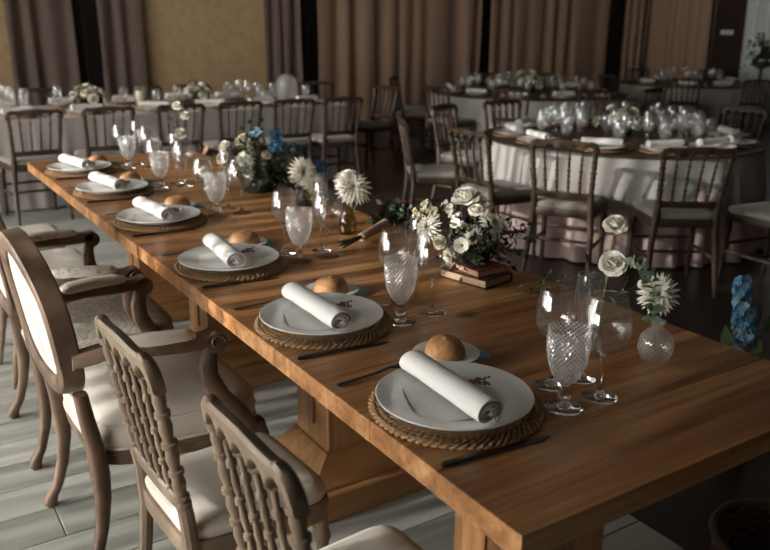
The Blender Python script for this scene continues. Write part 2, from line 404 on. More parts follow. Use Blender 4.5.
for i, yw in enumerate(WINY):
    root = obj('window_%d' % (i + 1), None, None, (WINX - 0.06, yw, 0.5)); tag(root, kind='structure')
    b = MB()
    for s_ in (-1, 1): b.cbox((-0.04, s_ * 0.77 - 0.03, 0), (0.04, s_ * 0.77 + 0.03, 2.5), 0.004)
    for z in (0, 2.44): b.cbox((-0.04, -0.74, z), (0.04, 0.74, z + 0.06), 0.004)
    b.build('window_frame', 'frame_white', root)
    if WINH[i] < 2:
        b = MB(); b.cbox((-0.07, -0.79, WINH[i] + 0.06), (-0.055, 0.79, 2.5), 0.003); b.build('light_blocker', 'cloth_grey', root)  # unseen panel added over the upper window so the near tabletop stays darker
    sm = None
    for k in range(-6, 7):
        if sm is None:
            b = MB(); b.cbox((-0.02, -0.029, 0.06), (0.02, 0.029, 2.44), 0.003); sm = b.mesh('slat', ['frame_white'])
        obj('slat', sm, root, (0, k * 0.118, 0))
# dark doorways / night-dark glazing in the back wall
for i, (x0, x1) in enumerate(((1.6, 2.15), (4.75, 5.4), (8.2, 8.7), (11.25, 11.95))):
    r_ = obj('door_%d' % (i + 1), None, None, ((x0 + x1) / 2, YB - 0.03, 0)); tag(r_, kind='structure')
    h_ = (x1 - x0) / 2
    b = MB(); b.cbox((-h_, 0, 0), (h_, 0.03, 3.6), 0.003); b.build('door_panel', 'dark_panel', r_)
    b = MB(); b.cbox((-0.015, -0.012, 0.02), (0.015, 0.002, 3.58), 0.003); b.build('door_stile', 'dark_board', r_)
def curtain(p0, p1, mat, label, cat='curtain', wl=0.2, amp=0.055, group=None, z1=4.3):
    p0 = Vector(p0); p1 = Vector(p1); d = p1 - p0; L = d.length; d.normalize(); nrm = Vector((d.y, -d.x, 0))
    n = int(L / wl * 10); vs_ = []; fs = []; zs = (0.015, 0.5, 1.2, 2.0, 3.0, z1)
    ph = [0]
    for i in range(n): ph.append(ph[-1] + (2 * pi / 10) * (0.55 + 0.6 * abs(sin(i * 0.043 + p0.x * 3)) + 0.35 * sin(i * 0.17)))
    for side in (0, 0.012):
        for zi, z in enumerate(zs):
            for i in range(n + 1):
                a = amp * (1.12 - 0.1 * zi) * (0.75 + 0.35 * sin(i * 0.11 + p0.x))
                q = p0 + d * (L * i / n + 0.02 * sin(i * 0.5 + zi)) + nrm * (a * (sin(ph[i]) + 0.25 * sin(2 * ph[i] + 0.6 * zi)) + 0.07 + side)
                vs_.append((q.x - p0.x, q.y - p0.y, z))
    w_ = n + 1; h = len(zs)
    for sd in (0, 1):
        o_ = sd * w_ * h
        for zi in range(h - 1):
            for i in range(n):
                f = (o_ + zi * w_ + i, o_ + zi * w_ + i + 1, o_ + (zi + 1) * w_ + i + 1, o_ + (zi + 1) * w_ + i)
                fs.append(f if sd else f[::-1])
    for i in range(n): fs.append((i, i + 1, w_ * h + i + 1, w_ * h + i))
    for zi in range(h - 1):
        for i in (0, n): fs.append((zi * w_ + i, (zi + 1) * w_ + i, w_ * h + (zi + 1) * w_ + i, w_ * h + zi * w_ + i))
    b = MB(); b.add(vs_, fs); o = b.build('curtain', mat, None, p0, smooth=70); tag(o, label, cat, group); return o
CY = YB - 0.06
g = 'taupe curtains beside the gold wall'
curtain((0.93, CY, 0), (1.72, CY, 0), 'curtain_taupe', 'wide taupe curtain beside the dark doorway with a strip of gold wall')
curtain((2.02, CY, 0), (2.6, CY, 0), 'curtain_taupe', 'narrow taupe curtain between that dark doorway and the broad gold wall panel')
curtain((4.33, CY, 0), (4.92, CY, 0), 'curtain_taupe', 'taupe curtain between the broad gold wall panel and the doorway by the tan curtain')
curtain((5.2, CY, 0), (8.32, CY, 0), 'curtain_tan', 'wide tan pleated curtain reaching behind the chairs at the end of the long table', wl=0.36, amp=0.055)
curtain((8.52, CY, 0), (11.45, CY, 0), 'curtain_tan', 'tan pleated curtain hanging behind the cloth table with wooden rim and glasses', wl=0.36, amp=0.055)
curtain((11.88, CY, 0), (12.5, CY, 0), 'curtain_tan', 'narrow tan curtain in the corner of the hall', wl=0.26, amp=0.06)
curtain((XR - 0.06, 10.2, 0), (XR - 0.06, 8.85, 0), 'curtain_tan', 'tan pleated curtain beside the dark board with a pale notice', wl=0.26, amp=0.06)
curtain((XR - 0.3, 8.0, 0), (XR - 0.3, 6.2, 0), 'curtain_white', 'pale bluish curtain hanging at the bright hall window', wl=0.24, amp=0.06)
t_ = thing('notice_board', 'tall dark board with one pale notice by the white curtain', 'board', (XR - 0.03, 8.42, 0))
b = MB(); b.cbox((-0.06, -0.38, 0), (0.03, 0.38, 2.6), 0.008); b.build('panel', 'dark_board', t_)
b = MB(); b.cbox((-0.075, -0.36, 1.55), (-0.058, 0.36, 1.62), 0.003); b.cbox((-0.075, -0.36, 1.88), (-0.058, 0.36, 1.92), 0.003); b.build('rail', 'dark_board', t_)
b = MB(); b.cbox((-0.066, -0.02, 1.42), (-0.058, 0.24, 1.50), 0.002); b.build('notice', 'paper', t_)

# ------------------------------------------------------------------ the two wooden tables
SEAM = 1.867; TL = 3.842; TW = 0.903; TH = 0.045
def trestle_table(y0, y1, label, dx=0.0):
    t = thing('trestle_table', label, 'table', (TW / 2, (y0 + y1) / 2, 0))
    n = 9; wd = (y1 - y0) / n
    for k in range(n):
        e = rr(-0.0015, 0.0015) + dx
        b = MB(); b.cbox((-TW / 2, -wd / 2, -TH), (TW / 2, wd / 2, 0), 0.0011)
        b.build('tabletop_plank', 'table_wood', t, (e, y0 + wd * (k + 0.5) - (y0 + y1) / 2, T + (rr(-0.0003, 0.0001))), smooth=20)
    b = MB(); 
    for s_ in (-1, 1): b.cbox((s_ * 0.2 - 0.03, -(y1 - y0) / 2 + 0.12, T - TH - 0.06), (s_ * 0.2 + 0.03, (y1 - y0) / 2 - 0.12, T - TH), 0.003)
    b.build('bearer', 'base_wood', t)
    for yc in (y0 + 0.50, y1 - 0.52):
        yy = yc - (y0 + y1) / 2; xc = 0.06
        b = MB(); b.cbox((xc - 0.15, yy - 0.105, 0.15), (xc + 0.15, yy + 0.105, T - TH), 0.004)
        p_ = b.build('pedestal', 'leg_wood', t)
        b = MB(); b.cbox((xc - 0.157, yy - 0.02, 0.26), (xc - 0.149, yy - 0.016, T - TH - 0.02), 0.001); b.build('joint_bead', 'leg_wood', p_)
        b = MB()
        def rect(hx, hy, z): return [(xc - hx, yy - hy, z), (xc + hx, yy - hy, z), (xc + hx, yy + hy, z), (xc - hx, yy + hy, z)]
        b.loft([rect(0.24, 0.165, 0.095), rect(0.24, 0.165, 0.108), rect(0.160, 0.115, 0.195), rect(0.15, 0.106, 0.198)])
        b.build('sloping_skirt', 'base_wood', t, smooth=15)
        b = MB(); b.cbox((xc - 0.255, yy - 0.185, 0.0), (xc + 0.255, yy + 0.185, 0.098), 0.006); b.build('plinth', 'base_wood', t, smooth=20)
    return t
trestle_table(0.0, SEAM - 0.002, 'honey brown wooden trestle table with the bare end and single bulb vase')
trestle_table(SEAM + 0.002, TL, 'honey brown wooden trestle table pushed against the far end of the first', -0.004)

# ------------------------------------------------------------------ chairs
def seat_outline(xr, xf, wr, wf, n=40, e=5.0):
    out = []
    for j in range(n):
        a = 2 * pi * j / n; c, s_ = cos(a), sin(a)
        ux = math.copysign(abs(c) ** (2 / e), c); uy = math.copysign(abs(s_) ** (2 / e), s_)
        x = (xr + xf) / 2 + (xf - xr) / 2 * ux
        q = (x - xr) / (xf - xr); out.append((x, uy * (wr + (wf - wr) * q) / 2))
    return out
def ring(out, z, sc, cx):
    return [(cx + (x - cx) * sc, y * sc, z) for x, y in out]
def bobbin(p0, p1, r, kind):
    p0 = Vector(p0); p1 = Vector(p1); pts = []; rs = []
    if kind == 'post': prof = [(0, 1.25), (.03, 1.25), (.04, .85), (.06, .85), (.07, 1.2), (.09, 1.2), (.10, .8), (.2, 1.1), (.27, .8), (.28, 1.2), (.31, 1.2), (.32, .75), (.42, 1.1), (.50, .8), (.51, 1.25), (.54, 1.25), (.55, .75), (.66, 1.1), (.74, .8), (.75, 1.2), (.78, 1.2), (.79, .8), (.88, 1.05), (.94, .85), (.95, 1.2), (1, 1.2)]
    else: prof = [(0, 1.3), (.03, 1.3), (.05, .7), (.16, 1.1), (.24, .7), (.25, 1.3), (.29, 1.3), (.30, .65), (.42, 1.05), (.52, .7), (.53, 1.3), (.57, 1.3), (.58, .65), (.70, 1.0), (.80, .65), (.81, 1.25), (.85, 1.25), (.87, .7), (1, .8)]
    for t, q in prof: pts.append(p0.lerp(p1, t)); rs.append(r * q)
    return pts, rs
def make_napoleon(name, label, pm='chair_paint', seat='seat_pad'):
    t = thing(name, label, 'chair')
    H = 0.86; n = 10
    def bx(z): return -0.185 - 0.075 * max(0, (z - 0.44) / 0.42) ** 1.15
    out = seat_outline(-0.205, 0.205, 0.385, 0.44, 48, 7.0)
    b = MB(); b.loft([ring(out, 0.398, .965, 0), ring(out, 0.404, .99, 0), ring(out, 0.438, 1.0, 0), ring(out, 0.446, .985, 0), ring(out, 0.447, .93, 0)]); b.build('seat_frame', pm, t, smooth=50)
    b = MB(); b.loft([ring(out, 0.44, .93, 0), ring(out, 0.456, .965, 0), ring(out, 0.466, .97, 0), ring(out, 0.476, .94, 0), ring(out, 0.485, .82, 0), ring(out, 0.489, .55, 0), ring(out, 0.491, .2, 0)]); b.build('seat_cushion', seat, t, smooth=60)
    for s_ in (-1, 1):
        b = MB(); b.tube([(-0.25, s_ * .198, 0), (-0.236, s_ * .194, .07), (-0.212, s_ * .188, .18), (-0.193, s_ * .183, .30), (-0.185, s_ * .172, .41), (bx(.5), s_ * .168, .50), (bx(.535), s_ * .168, .535)], [.013, .0145, .017, .019, .0205, .020, .0185], n); b.build('leg', pm, t)
        pts, rs = bobbin((bx(.53), s_ * .168, .53), (bx(.805), s_ * .184, .805), .0160, 'post')
        b = MB(); b.tube(pts, rs, n); b.build('back_post', pm, t, smooth=50)
        b = MB(); prof = [(0.42, .020), (.37, .020), (.36, .024), (.345, .024), (.335, .018), (.2, .0165), (.06, .012), (.045, .015), (.02, .013), (0, .009)]
        b.tube([(.168 + .018 * (1 - z / .42), s_ * (.185 + .006 * (1 - z / .42)), z) for z, r in prof], [r for z, r in prof], n); b.build('leg', pm, t, smooth=50)
        b = MB(); b.tube([(-.205, s_ * .185, .215), (-.1, s_ * .186, .212), (.175, s_ * .189, .205)], [.009, .0115, .009], 8); b.build('stretcher', pm, t)
    b = MB(); b.tube([(-.02, -.186, .209), (-.02, 0, .209), (-.02, .186, .209)], [.009, .0115, .009], 8); b.build('stretcher', pm, t)
    b = MB(); b.tube([(.18, -.186, .25), (.18, 0, .25), (.18, .186, .25)], [.009, .0115, .009], 8); b.build('stretcher', pm, t)
    # lower rail and arcaded top rail
    def railsec(y, z0, z1, th, cx):
        h = z1 - z0; c = min(th * .45, h * .35)
        pr = [(-th, z0 + c), (-th, z1 - c), (-th + c, z1), (th - c, z1), (th, z1 - c), (th, z0 + c), (th - c, z0), (-th + c, z0)]
        return [(cx + dx + bx(z), y, z) for dx, z in pr]
    b = MB(); b.loft([railsec(-.168 + .336 * i / 12, .512, .55, .011, -.006 * (1 - ((i - 6) / 6) ** 2)) for i in range(13)]); b.build('lower_rail', pm, t, smooth=40)
    secs = []
    K = 70
    for i in range(K + 1):
        y = -.205 + .41 * i / K; a = abs(y)
        zt = H - (0 if a < .15 else (.055 - sqrt(max(0, .055 ** 2 - (a - .15) ** 2))) * .85) + .004 * cos(y / .15 * pi) * (a < .15)
        q = (y + .184) / .368 * 5
        fr = q - math.floor(q)
        zb = .788 + (.040 * sqrt(max(0, 1 - (2 * fr - 1) ** 2 * 1.0)) if 0 < q < 5 else -.002)
        zb = min(zb, zt - .012)
        secs.append(railsec(y, zb, zt, .0155, -.008 * (1 - (y / .2) ** 2)))
    b = MB(); b.loft(secs); b.build('top_rail', pm, t, smooth=45)
    for k in range(1, 5):
        y = -.184 + .368 * k / 5
        pts, rs = bobbin((bx(.545) - .005, y * .9, .545), (bx(.795) - .007, y, .795), .0090, 'sp')
        b = MB(); b.tube(pts, rs, 8); b.build('spindle', pm, t, smooth=50)
    return t
def make_armchair(name, label, fab, wm='arm_wood'):
    t = thing(name, label, 'armchair')
    out = seat_outline(-0.20, 0.27, 0.45, 0.58, 48, 5)
    def bx(z): return -0.205 - 0.085 * max(0, (z - 0.40) / 0.58)
    b = MB(); b.loft([ring(out, .318, .95, .03), ring(out, .324, .985, .03), ring(out, .345, 1.0, .03), ring(out, .352, .99, .03), ring(out, .356, 1.005, .03), ring(out, .368, 1.0, .03), ring(out, .372, .97, .03)]); b.build('seat_rail', wm, t, smooth=40)
    b = MB(); b.loft([ring(out, .37, .97, .03), ring(out, .378, .995, .03), ring(out, .41, 1.012, .03), ring(out, .435, .995, .03), ring(out, .450, .955, .03), ring(out, .462, .86, .03), ring(out, .470, .66, .03), ring(out, .474, .35, .03), ring(out, .475, .1, .03)]); sc = b.build('seat_cushion', fab, t, smooth=70)
    b = MB(); b.tube([(x * 1.0, y * 1.0, z) for x, y, z in ring(out, .374, 1.0, .03)], .0045, 6, closed=True); b.build('piping', fab, sc)
    b = MB(); b.tube([(x, y, z) for x, y, z in ring(out, .441, .985, .03)], .004, 6, closed=True); b.build('piping', fab, sc)
    def rsec(c, wx, wy): return [(c[0] - wx, c[1] - wy * .6, c[2]), (c[0] - wx * .6, c[1] - wy, c[2]), (c[0] + wx * .6, c[1] - wy, c[2]), (c[0] + wx, c[1] - wy * .6, c[2]), (c[0] + wx, c[1] + wy * .6, c[2]), (c[0] + wx * .6, c[1] + wy, c[2]), (c[0] - wx * .6, c[1] + wy, c[2]), (c[0] - wx, c[1] + wy * .6, c[2])]
    for s_ in (-1, 1):
        b = MB(); b.loft([rsec((x, s_ * y, z), wx * .86, wy * .86) for x, y, z, wx, wy in ((bx(.56), .222, .56, .020, .022), (bx(.48), .215, .48, .022, .022), (-.2, .208, .38, .026, .026), (-.196, .206, .31, .027, .027), (-.195, .208, .24, .023, .023), (-.206, .212, .15, .019, .018), (-.228, .218, .07, .017, .017), (-.25, .222, .035, .021, .020), (-.256, .223, .012, .022, .021), (-.252, .223, 0, .016, .016))]); b.build('leg', wm, t, smooth=50)
        b = MB(); b.loft([rsec((x, s_ * y, z), wx * .86, wy * .86) for x, y, z, wx, wy in ((.235, .262, .375, .028, .028), (.24, .268, .33, .034, .033), (.247, .276, .27, .028, .027), (.245, .275, .18, .020, .020), (.238, .268, .09, .015, .015), (.245, .274, .04, .019, .019), (.258, .286, .012, .021, .021), (.256, .284, 0, .015, .015))]); b.build('leg', wm, t, smooth=50)
    # back: shield-shaped frame
    def outline(n=56):
        pts = []
        for j in range(n):
            a = 2 * pi * j / n - pi / 2; c, s_ = cos(a), sin(a)
            e = 3.2 if s_ < 0 else 2.5
            y = math.copysign(abs(c) ** (2 / e), c); z = math.copysign(abs(s_) ** (2 / e), s_)
            wd = .218 + .030 * (z + 1) / 2
            zz = .725 + .185 * z + (.018 * cos(y * pi / 1.1) if z > .5 else 0)
            pts.append((y * wd * (1 - .03 * (abs(z) < .5)), zz))
        return pts
    ol = outline(); k = len(ol); secs = []
    for i in range(k):
        y0, z0 = ol[i - 1]; y1, z1 = ol[(i + 1) % k]; ty, tz = y1 - y0, z1 - z0; l = sqrt(ty * ty + tz * tz); ny, nz = tz / l, -ty / l
        y, z = ol[i]
        pr = [(-.024, -.032), (-.030, -.022), (-.032, .012), (-.026, .020), (.022, .024), (.028, .016), (.026, -.022), (.018, -.034)]
        secs.append([(bx(z + nz * dn) + dx - .012 * (1 - (y / .25) ** 2), y + ny * dn, z + nz * dn) for dx, dn in pr])
    b = MB(); b.loft(secs, closed=True); b.build('back_frame', wm, t, smooth=45)
    for nm, sg in (('back_pad', 1), ('rear_panel', -1)):
        secs = []
        for f, bul in ((.87, .004), (.85, .012), (.76, .020), (.55, .026), (.3, .033), (.06, .034)):
            if sg < 0: bul = .012 + bul * .35
            secs.append([(bx(.725 + (z - .725) * f) + sg * bul - .012 * (1 - (y * f / .25) ** 2), y * f, .725 + (z - .725) * f) for y, z in ol])
        b = MB(); b.loft(secs); b.build(nm, fab, t, smooth=70)
    for s_ in (-1, 1):
        path = [(bx(.66), .228, .655), (-.17, .250, .672), (-.08, .276, .672), (.02, .288, .664), (.085, .290, .664), (.118, .290, .668)]
        b = MB(); b.loft([[(x, s_ * (y + dy), z + dz) for dy, dz in ((-.024, -.014), (-.024, .010), (-.016, .019), (.016, .019), (.024, .010), (.024, -.014), (.016, -.021), (-.016, -.021))][::s_] for x, y, z in path])
        arm = b.build('arm', wm, t, smooth=45)
        b = MB(); cx, cz = .112, .655
        sp = [(cx + (.024 - .0032 * q) * cos(.9 * q), s_ * .3145, cz + (.024 - .0032 * q) * sin(.9 * q)) for q in [i * .25 for i in range(28)]]
        b.tube(sp, .003, 5); b.build('scroll', wm, arm)
        b = MB(); b.tube([(cx, s_ * .266, cz), (cx, s_ * .314, cz)], .030, 20); b.build('scroll_end', wm, arm)
        pts = [(-.15, .256, .688), (-.142, .258, .692), (-.12, .263, .696), (-.04, .283, .695), (.03, .289, .690), (.055, .290, .687), (.062, .290, .683)]
        b = MB(); b.loft([[(x, s_ * (y + dy * q), .684 + (z - .684) * (1 if dz > 0 else .2) + dz * q) for dy, dz in ((-.026, -.006), (-.027, .004), (-.018, .010), (0, .013), (.018, .010), (.027, .004), (.026, -.006))][::s_] for (x, y, z), q in zip(pts, (.3, .8, 1, 1.05, 1, .8, .3))])
        b.build('arm_pad', fab, arm, smooth=70)
        sup = [(.108, .290, .648, .020), (.094, .287, .60, .021), (.096, .283, .55, .021), (.125, .279, .49, .022), (.170, .275, .43, .024), (.196, .272, .385, .026), (.205, .270, .35, .026)]
        b = MB(); b.loft([[(x + dx * q, s_ * (y + dy * q), z + dx * q * .5) for dx, dy in ((-1, -.7), (-.5, -1), (.5, -1), (1, -.7), (1, .7), (.5, 1), (-.5, 1), (-1, .7))][::s_] for x, y, z, q in sup]); b.build('arm_support', wm, t, smooth=50)
    return t
def put(o, x, y, deg): o.location = (x, y, 0); o.rotation_euler = (0, 0, radians(deg)); return o
nap = make_napoleon('bobbin_chair', 'taupe bobbin-turned chair at the first place from the bare table end')
put(nap, -0.070, 0.315, 1); NS = (.84, .79, 1.03); nap.scale = NS
copy_tree(nap, (-0.12, 0.805, 0), radians(3), 'taupe bobbin-turned chair between the plain cream armchair and another bobbin chair')
copy_tree(nap, (-0.13, 2.86, 0), radians(2), 'taupe bobbin-turned chair next to the toile-print armchair')
copy_tree(nap, (-0.13, 3.40, 0), radians(-3), 'taupe bobbin-turned chair at the sixth place, table end near the long cloth table')
ac = make_armchair('carved_armchair', 'carved brown armchair with plain cream upholstery at the wooden table', 'cream_fabric'); put(ac, -0.12, 1.50, 2)
ad = make_armchair('carved_armchair', 'carved brown armchair with toile-print upholstery at the wooden table', 'toile_fabric'); put(ad, -0.125, 2.20, 0)

# ------------------------------------------------------------------ place settings
def make_placemat():
    t = thing('placemat', '', 'placemat')
    R = 0.168
    b = MB(); b.lathe([(0.0005, .001), (R - .035, .001), (R - .033, .004), (R - .035, .0075), (0.0005, .0075)], 48); b.build('core', 'jute', t)
    for k in range(3):
        Rk = R - .0065 - .0125 * k
        b = MB()
        for ph in (0, pi):
            n = 156; tw = 34
            b.tube([((Rk + .0048 * cos(tw * a / 1 + ph)) * cos(a), (Rk + .0048 * cos(tw * a + ph)) * sin(a), .0068 + .0036 * sin(tw * a + ph)) for a in [2 * pi * i / n for i in range(n)]], .0036, 5, closed=True)
        b.build('braid', 'jute', t, smooth=60)
    return t
def make_plate():
    b = MB(); b.lathe([(0.0005, .0), (.088, .0), (.09, .003), (.100, .008), (.125, .013), (.146, .0185), (.1495, .0205), (.150, .0222), (.1485, .0232), (.144, .0222), (.12, .0172), (.10, .0125), (.09, .009), (.08, .0078), (0.0005, .0075)], 72); return b.mesh('dinner_plate', ['ceramic'], 40)
def make_napkin():
    b = MB(); secs = []; K = 26; turns = 3.3; n = 84
    for i in range(K + 1):
        u = i / K; yy = (u - .5) * .255
        sec_o = []
        wob = 1 + .03 * sin(u * 7) + .02 * sin(u * 13)
        for j in range(n):
            a = 2 * pi * turns * j / (n - 1); r = (.0295 - .0245 * (j / (n - 1)) ** .9) * wob
            sec_o.append((1.16 * r * cos(a - 1.0), yy + .004 * sin(j * .3) * (1 if i == 0 else -1 if i == K else 0), .024 + .90 * r * sin(a - 1.0)))
        secs.append(sec_o)
    vs_ = []; fs = []; th = .0046
    for sec in secs: vs_ += sec
    for sec in secs:
        for x, y, z in sec:
            l = max(1e-4, sqrt(x * x + (z - .024) ** 2)); q = max(.15, 1 - th / l); vs_.append((x * q, y, .024 + (z - .024) * q))
    for sd in (0, 1):
        o_ = sd * n * (K + 1)
        for i in range(K):
            for j in range(n - 1):
                f = (o_ + i * n + j, o_ + i * n + j + 1, o_ + (i + 1) * n + j + 1, o_ + (i + 1) * n + j); fs.append(f if sd else f[::-1])
    o_ = n * (K + 1)
    for i in (0, K):
        for j in range(n - 1): fs.append((i * n + j, i * n + j + 1, o_ + i * n + j + 1, o_ + i * n + j))
    for j in (0, n - 1):
        for i in range(K): fs.append((i * n + j, (i + 1) * n + j, o_ + (i + 1) * n + j, o_ + i * n + j))
    b.add(vs_, fs); return b.mesh('napkin', ['napkin_cloth'], 60)
def make_card():
    b = MB(); vs_ = []; fs = []; nx, ny = 8, 8
    for sd in (0, 1):
        for i in range(nx + 1):
            for j in range(ny + 1):
                x = -.075 + .15 * i / nx; y = -.095 + .19 * j / ny
                vs_.append((x, y, .002 + .0022 * (abs(x) / .075) ** 2 + sd * .0006))
    q = (nx + 1) * (ny + 1)
    for sd in (0, 1):
        for i in range(nx):
            for j in range(ny):
                a = sd * q + i * (ny + 1) + j; f = (a, a + ny + 1, a + ny + 2, a + 1); fs.append(f if sd else f[::-1])
    b.add(vs_, fs); return b.mesh('menu_card', ['menu_print'], 60)
def make_dry():
    b = MB()
    for k in range(9):
        a = rr(-.5, .5); L = rr(.04, .075); e = rr(.05, .35)
        pts = [(L * q * cos(a * q), L * q * sin(a) * q, .002 + L * e * q) for q in (0, .33, .66, 1)]
        b.tube(pts, [.0009, .0008, .0007, .0006], 5)
        for m in range(5):
            q = rr(.5, 1.05); b.ball((L * q * cos(a * q) + rr(-.004, .004), L * q * sin(a) * q + rr(-.004, .004), .003 + L * e * q), rr(.0018, .0034), 6, 4, mi=k % 2)
    return b.mesh('dried_sprig', ['dried', 'petal_pink'], 60)
def make_bread():
    t = thing('bread_roll', '', 'bread roll'); b = MB(); n = 28; secs = []
    for i in range(12):
        a = i / 11 * pi / 2 * .985; zz = sin(a); r = cos(a) ** .62
        secs.append([((.051 + .002 * sin(3 * q + 1)) * r * cos(q), (.045 + .0015 * sin(2 * q)) * r * sin(q), .004 + .037 * zz * (1 + .04 * sin(2 * q))) for q in [2 * pi * j / n for j in range(n)]])
    secs.insert(0, [(x * .86, y * .86, 0) for x, y, z in secs[0]])
    b.loft(secs); b.build('crust', 'bread', t, smooth=60)
    b = MB(); b.loft([[(-.022 + .044 * i / 8, dy * (1 - abs(i / 4 - 1) ** 2 * .9), .0415 - .012 * abs(i / 4 - 1) ** 2 + dz) for dy, dz in ((-.005, 0), (0, .0025), (.005, 0), (0, -.006))] for i in range(9)]); b.build('score', 'bread_cut', t, smooth=60)
    return t
def make_fork():
    b = MB(); prof = [(-.10, .0055, .004), (-.095, .0075, .004), (-.05, .0055, .0045), (0, .0035, .006), (.03, .0035, .009), (.045, .009, .008), (.055, .0115, .006)]
    b.loft([[(x, -w_, z - .001), (x, w_, z - .001), (x, w_ * .8, z + .0012), (x, -w_ * .8, z + .0012)] for x, w_, z in prof])
    for k in range(4):
        y = -.0085 + .0057 * k; b.tube([(.053, y, .0065), (.075, y, .0045), (.098, y * .95, .0075)], [.0017, .0016, .0008], 6)
    return b.mesh('fork', ['steel_dark'], 50)
def make_knife():
    t = thing('dinner_knife', '', 'knife')
    b = MB(); b.loft([[(x, -w_, .001), (x, w_, .001), (x, w_ * .7, h), (x, -w_ * .7, h)] for x, w_, h in ((-.115, .004, .004), (-.11, .007, .007), (-.06, .006, .008), (-.005, .0048, .007), (0, .004, .005))]); b.build('handle', 'steel_dark', t, smooth=50)
    b = MB(); b.loft([[(x, a, .0012), (x, c, .0012), (x, c, .0024), (x, a, .003)] for x, a, c in ((-.002, -.004, .005), (.02, -.006, .009), (.07, -.0055, .010), (.095, -.003, .009), (.11, .003, .006))]); b.build('blade', 'steel_dark', t, smooth=50)
    return t
def make_blue():
    b = MB(); b.loft([[(-.05, -.035, z), (.042, -.038, z), (.056, .0, z), (.044, .036, z), (-.05, .035, z)] for z in (0, .0016)]); return b.mesh('folded_blue_card', ['blue_paper'], 20)
def bell(pts, z0, n=3):
    """smooth a coarse profile"""
    out = []
    for i in range(len(pts) - 1):
        p0 = pts[max(i - 1, 0)]; p1 = pts[i]; p2 = pts[i + 1]; p3 = pts[min(i + 2, len(pts) - 1)]
        for k in range(n):
            t = k / n
            out.append(tuple(.5 * (2 * p1[a] + (p2[a] - p0[a]) * t + (2 * p0[a] - 5 * p1[a] + 4 * p2[a] - p3[a]) * t * t + (3 * p1[a] - p0[a] - 3 * p2[a] + p3[a]) * t ** 3) for a in (0, 1)))
    out.append(pts[-1]); return [(max(r, .0004), z + z0) for r, z in out]
def make_glass(name, kind, n=40):
    t = thing(name, '', 'glass')
    if kind == 'goblet':
        st = [(.0005, .0), (.037, .0), (.0385, .0015), (.037, .004), (.02, .008), (.009, .012), (.0075, .016), (.012, .021), (.0155, .028), (.012, .035), (.0075, .040), (.007, .046), (.010, .052), (.0005, .056)]
        bo = bell([(.0006, .050), (.010, .052), (.021, .062), (.031, .082), (.037, .104), (.0395, .128), (.040, .150), (.0408, .163)], 0, 7)
        K = len(bo)
        def dia(i, j): return 0.0020 * (abs(((j + i) / 2.0) % 2 - 1) + abs(((j - i) / 2.0) % 2 - 1) - 1) if 8 < i < K - 8 else 0
        b = MB(); b.lathe(st, n); b.build('stem', 'glass_solid', t, smooth=60)
        b = MB(); b.lathe(bo, 112, fn=dia); bw = b.build('bowl', 'glass_diamond', t, smooth=10)
        return t
    if kind == 'big': H, R, rr_, zb, sR = .21, .050, .036, .094, .036
    if kind == 'wine': H, R, rr_, zb, sR = .207, .040, .030, .098, .034
    if kind == 'flute': H, R, rr_, zb, sR = .227, .0255, .0225, .088, .031
    st = [(.0005, 0), (sR - .001, 0), (sR, .001), (sR - .002, .0025), (sR * .6, .0055), (.009, .010), (.0048, .017), (.0037, .03), (.0034, .06), (.004, zb - .008), (.0065, zb - .001), (.0005, zb + .003)]
    b = MB(); b.lathe(st, n if n < 30 else 32); b.build('stem', 'glass_solid', t, smooth=60)
    if kind == 'flute': pr = [(.0005, zb), (.006, zb + .002), (.013, zb + .014), (.0195, zb + .038), (.0245, zb + .075), (.0255, zb + .10), (rr_, H)]
    elif kind == 'big': pr = [(.0005, zb), (.012, zb + .002), (.030, zb + .012), (.045, zb + .032), (R, zb + .052), (.047, zb + .080), (.041, zb + .102), (rr_, H)]
    else: pr = [(.0005, zb), (.010, zb + .002), (.024, zb + .011), (.036, zb + .030), (R, zb + .050), (.038, zb + .075), (.034, zb + .094), (rr_, H)]
    b = MB(); p2 = bell(pr, 0, 4); b.lathe(p2, n); bw = b.build('bowl', 'glass_thin', t, smooth=70)
    b = MB(); b.tube([(p2[-1][0] * cos(a), p2[-1][0] * sin(a), H) for a in [2 * pi * i / n for i in range(n)]], .0007, 5, closed=True); b.build('rim', 'glass_solid', bw)
    return t
def hide_proto(o):
    def rec(q):
        for ch in list(q.children): rec(ch)
        bpy.data.objects.remove(q)
    rec(o)
mat0 = make_placemat(); bread0 = make_bread(); knife0 = make_knife()
plate_me = make_plate(); napkin_me = make_napkin(); card_me = make_card(); dry_me = make_dry(); fork_me = make_fork(); blue_me = make_blue()
b = MB(); b.lathe([(0.0005, .0), (.04, .0), (.043, .003), (.066, .009), (.0735, .012), (.074, .0135), (.0725, .014), (.05, .009), (.04, .006), (0.0005, .0055)], 48); bplate_me = b.mesh('bread_plate', ['ceramic'], 40)
gob0 = make_glass('cut_goblet', 'goblet'); big0 = make_glass('balloon_wine_glass', 'big'); wine0 = make_glass('wine_glass', 'wine'); flu0 = make_glass('champagne_flute', 'flute')
ORD = ['first', 'second', 'third', 'fourth', 'fifth', 'sixth']
PY = [.374, .901, 1.484, 2.155, 2.797, 3.395]; PX = .166
GL = [((.347, .267), (.398, .355), (.473, .345), (.441, .264)), ((.340, .821), (.382, .917), (.463, .924), (.446, .834)), ((.375, 1.433), (.372, 1.532), (.490, 1.505), (.472, 1.429)),
      ((.386, 2.151), (.375, 2.25), (.470, 2.245), (.488, 2.152)), ((.374, 2.785), (.385, 2.885), (.475, 2.87), (.485, 2.79)), ((.400, 3.38), (.395, 3.48), (.475, 3.47), (.505, 3.365))]
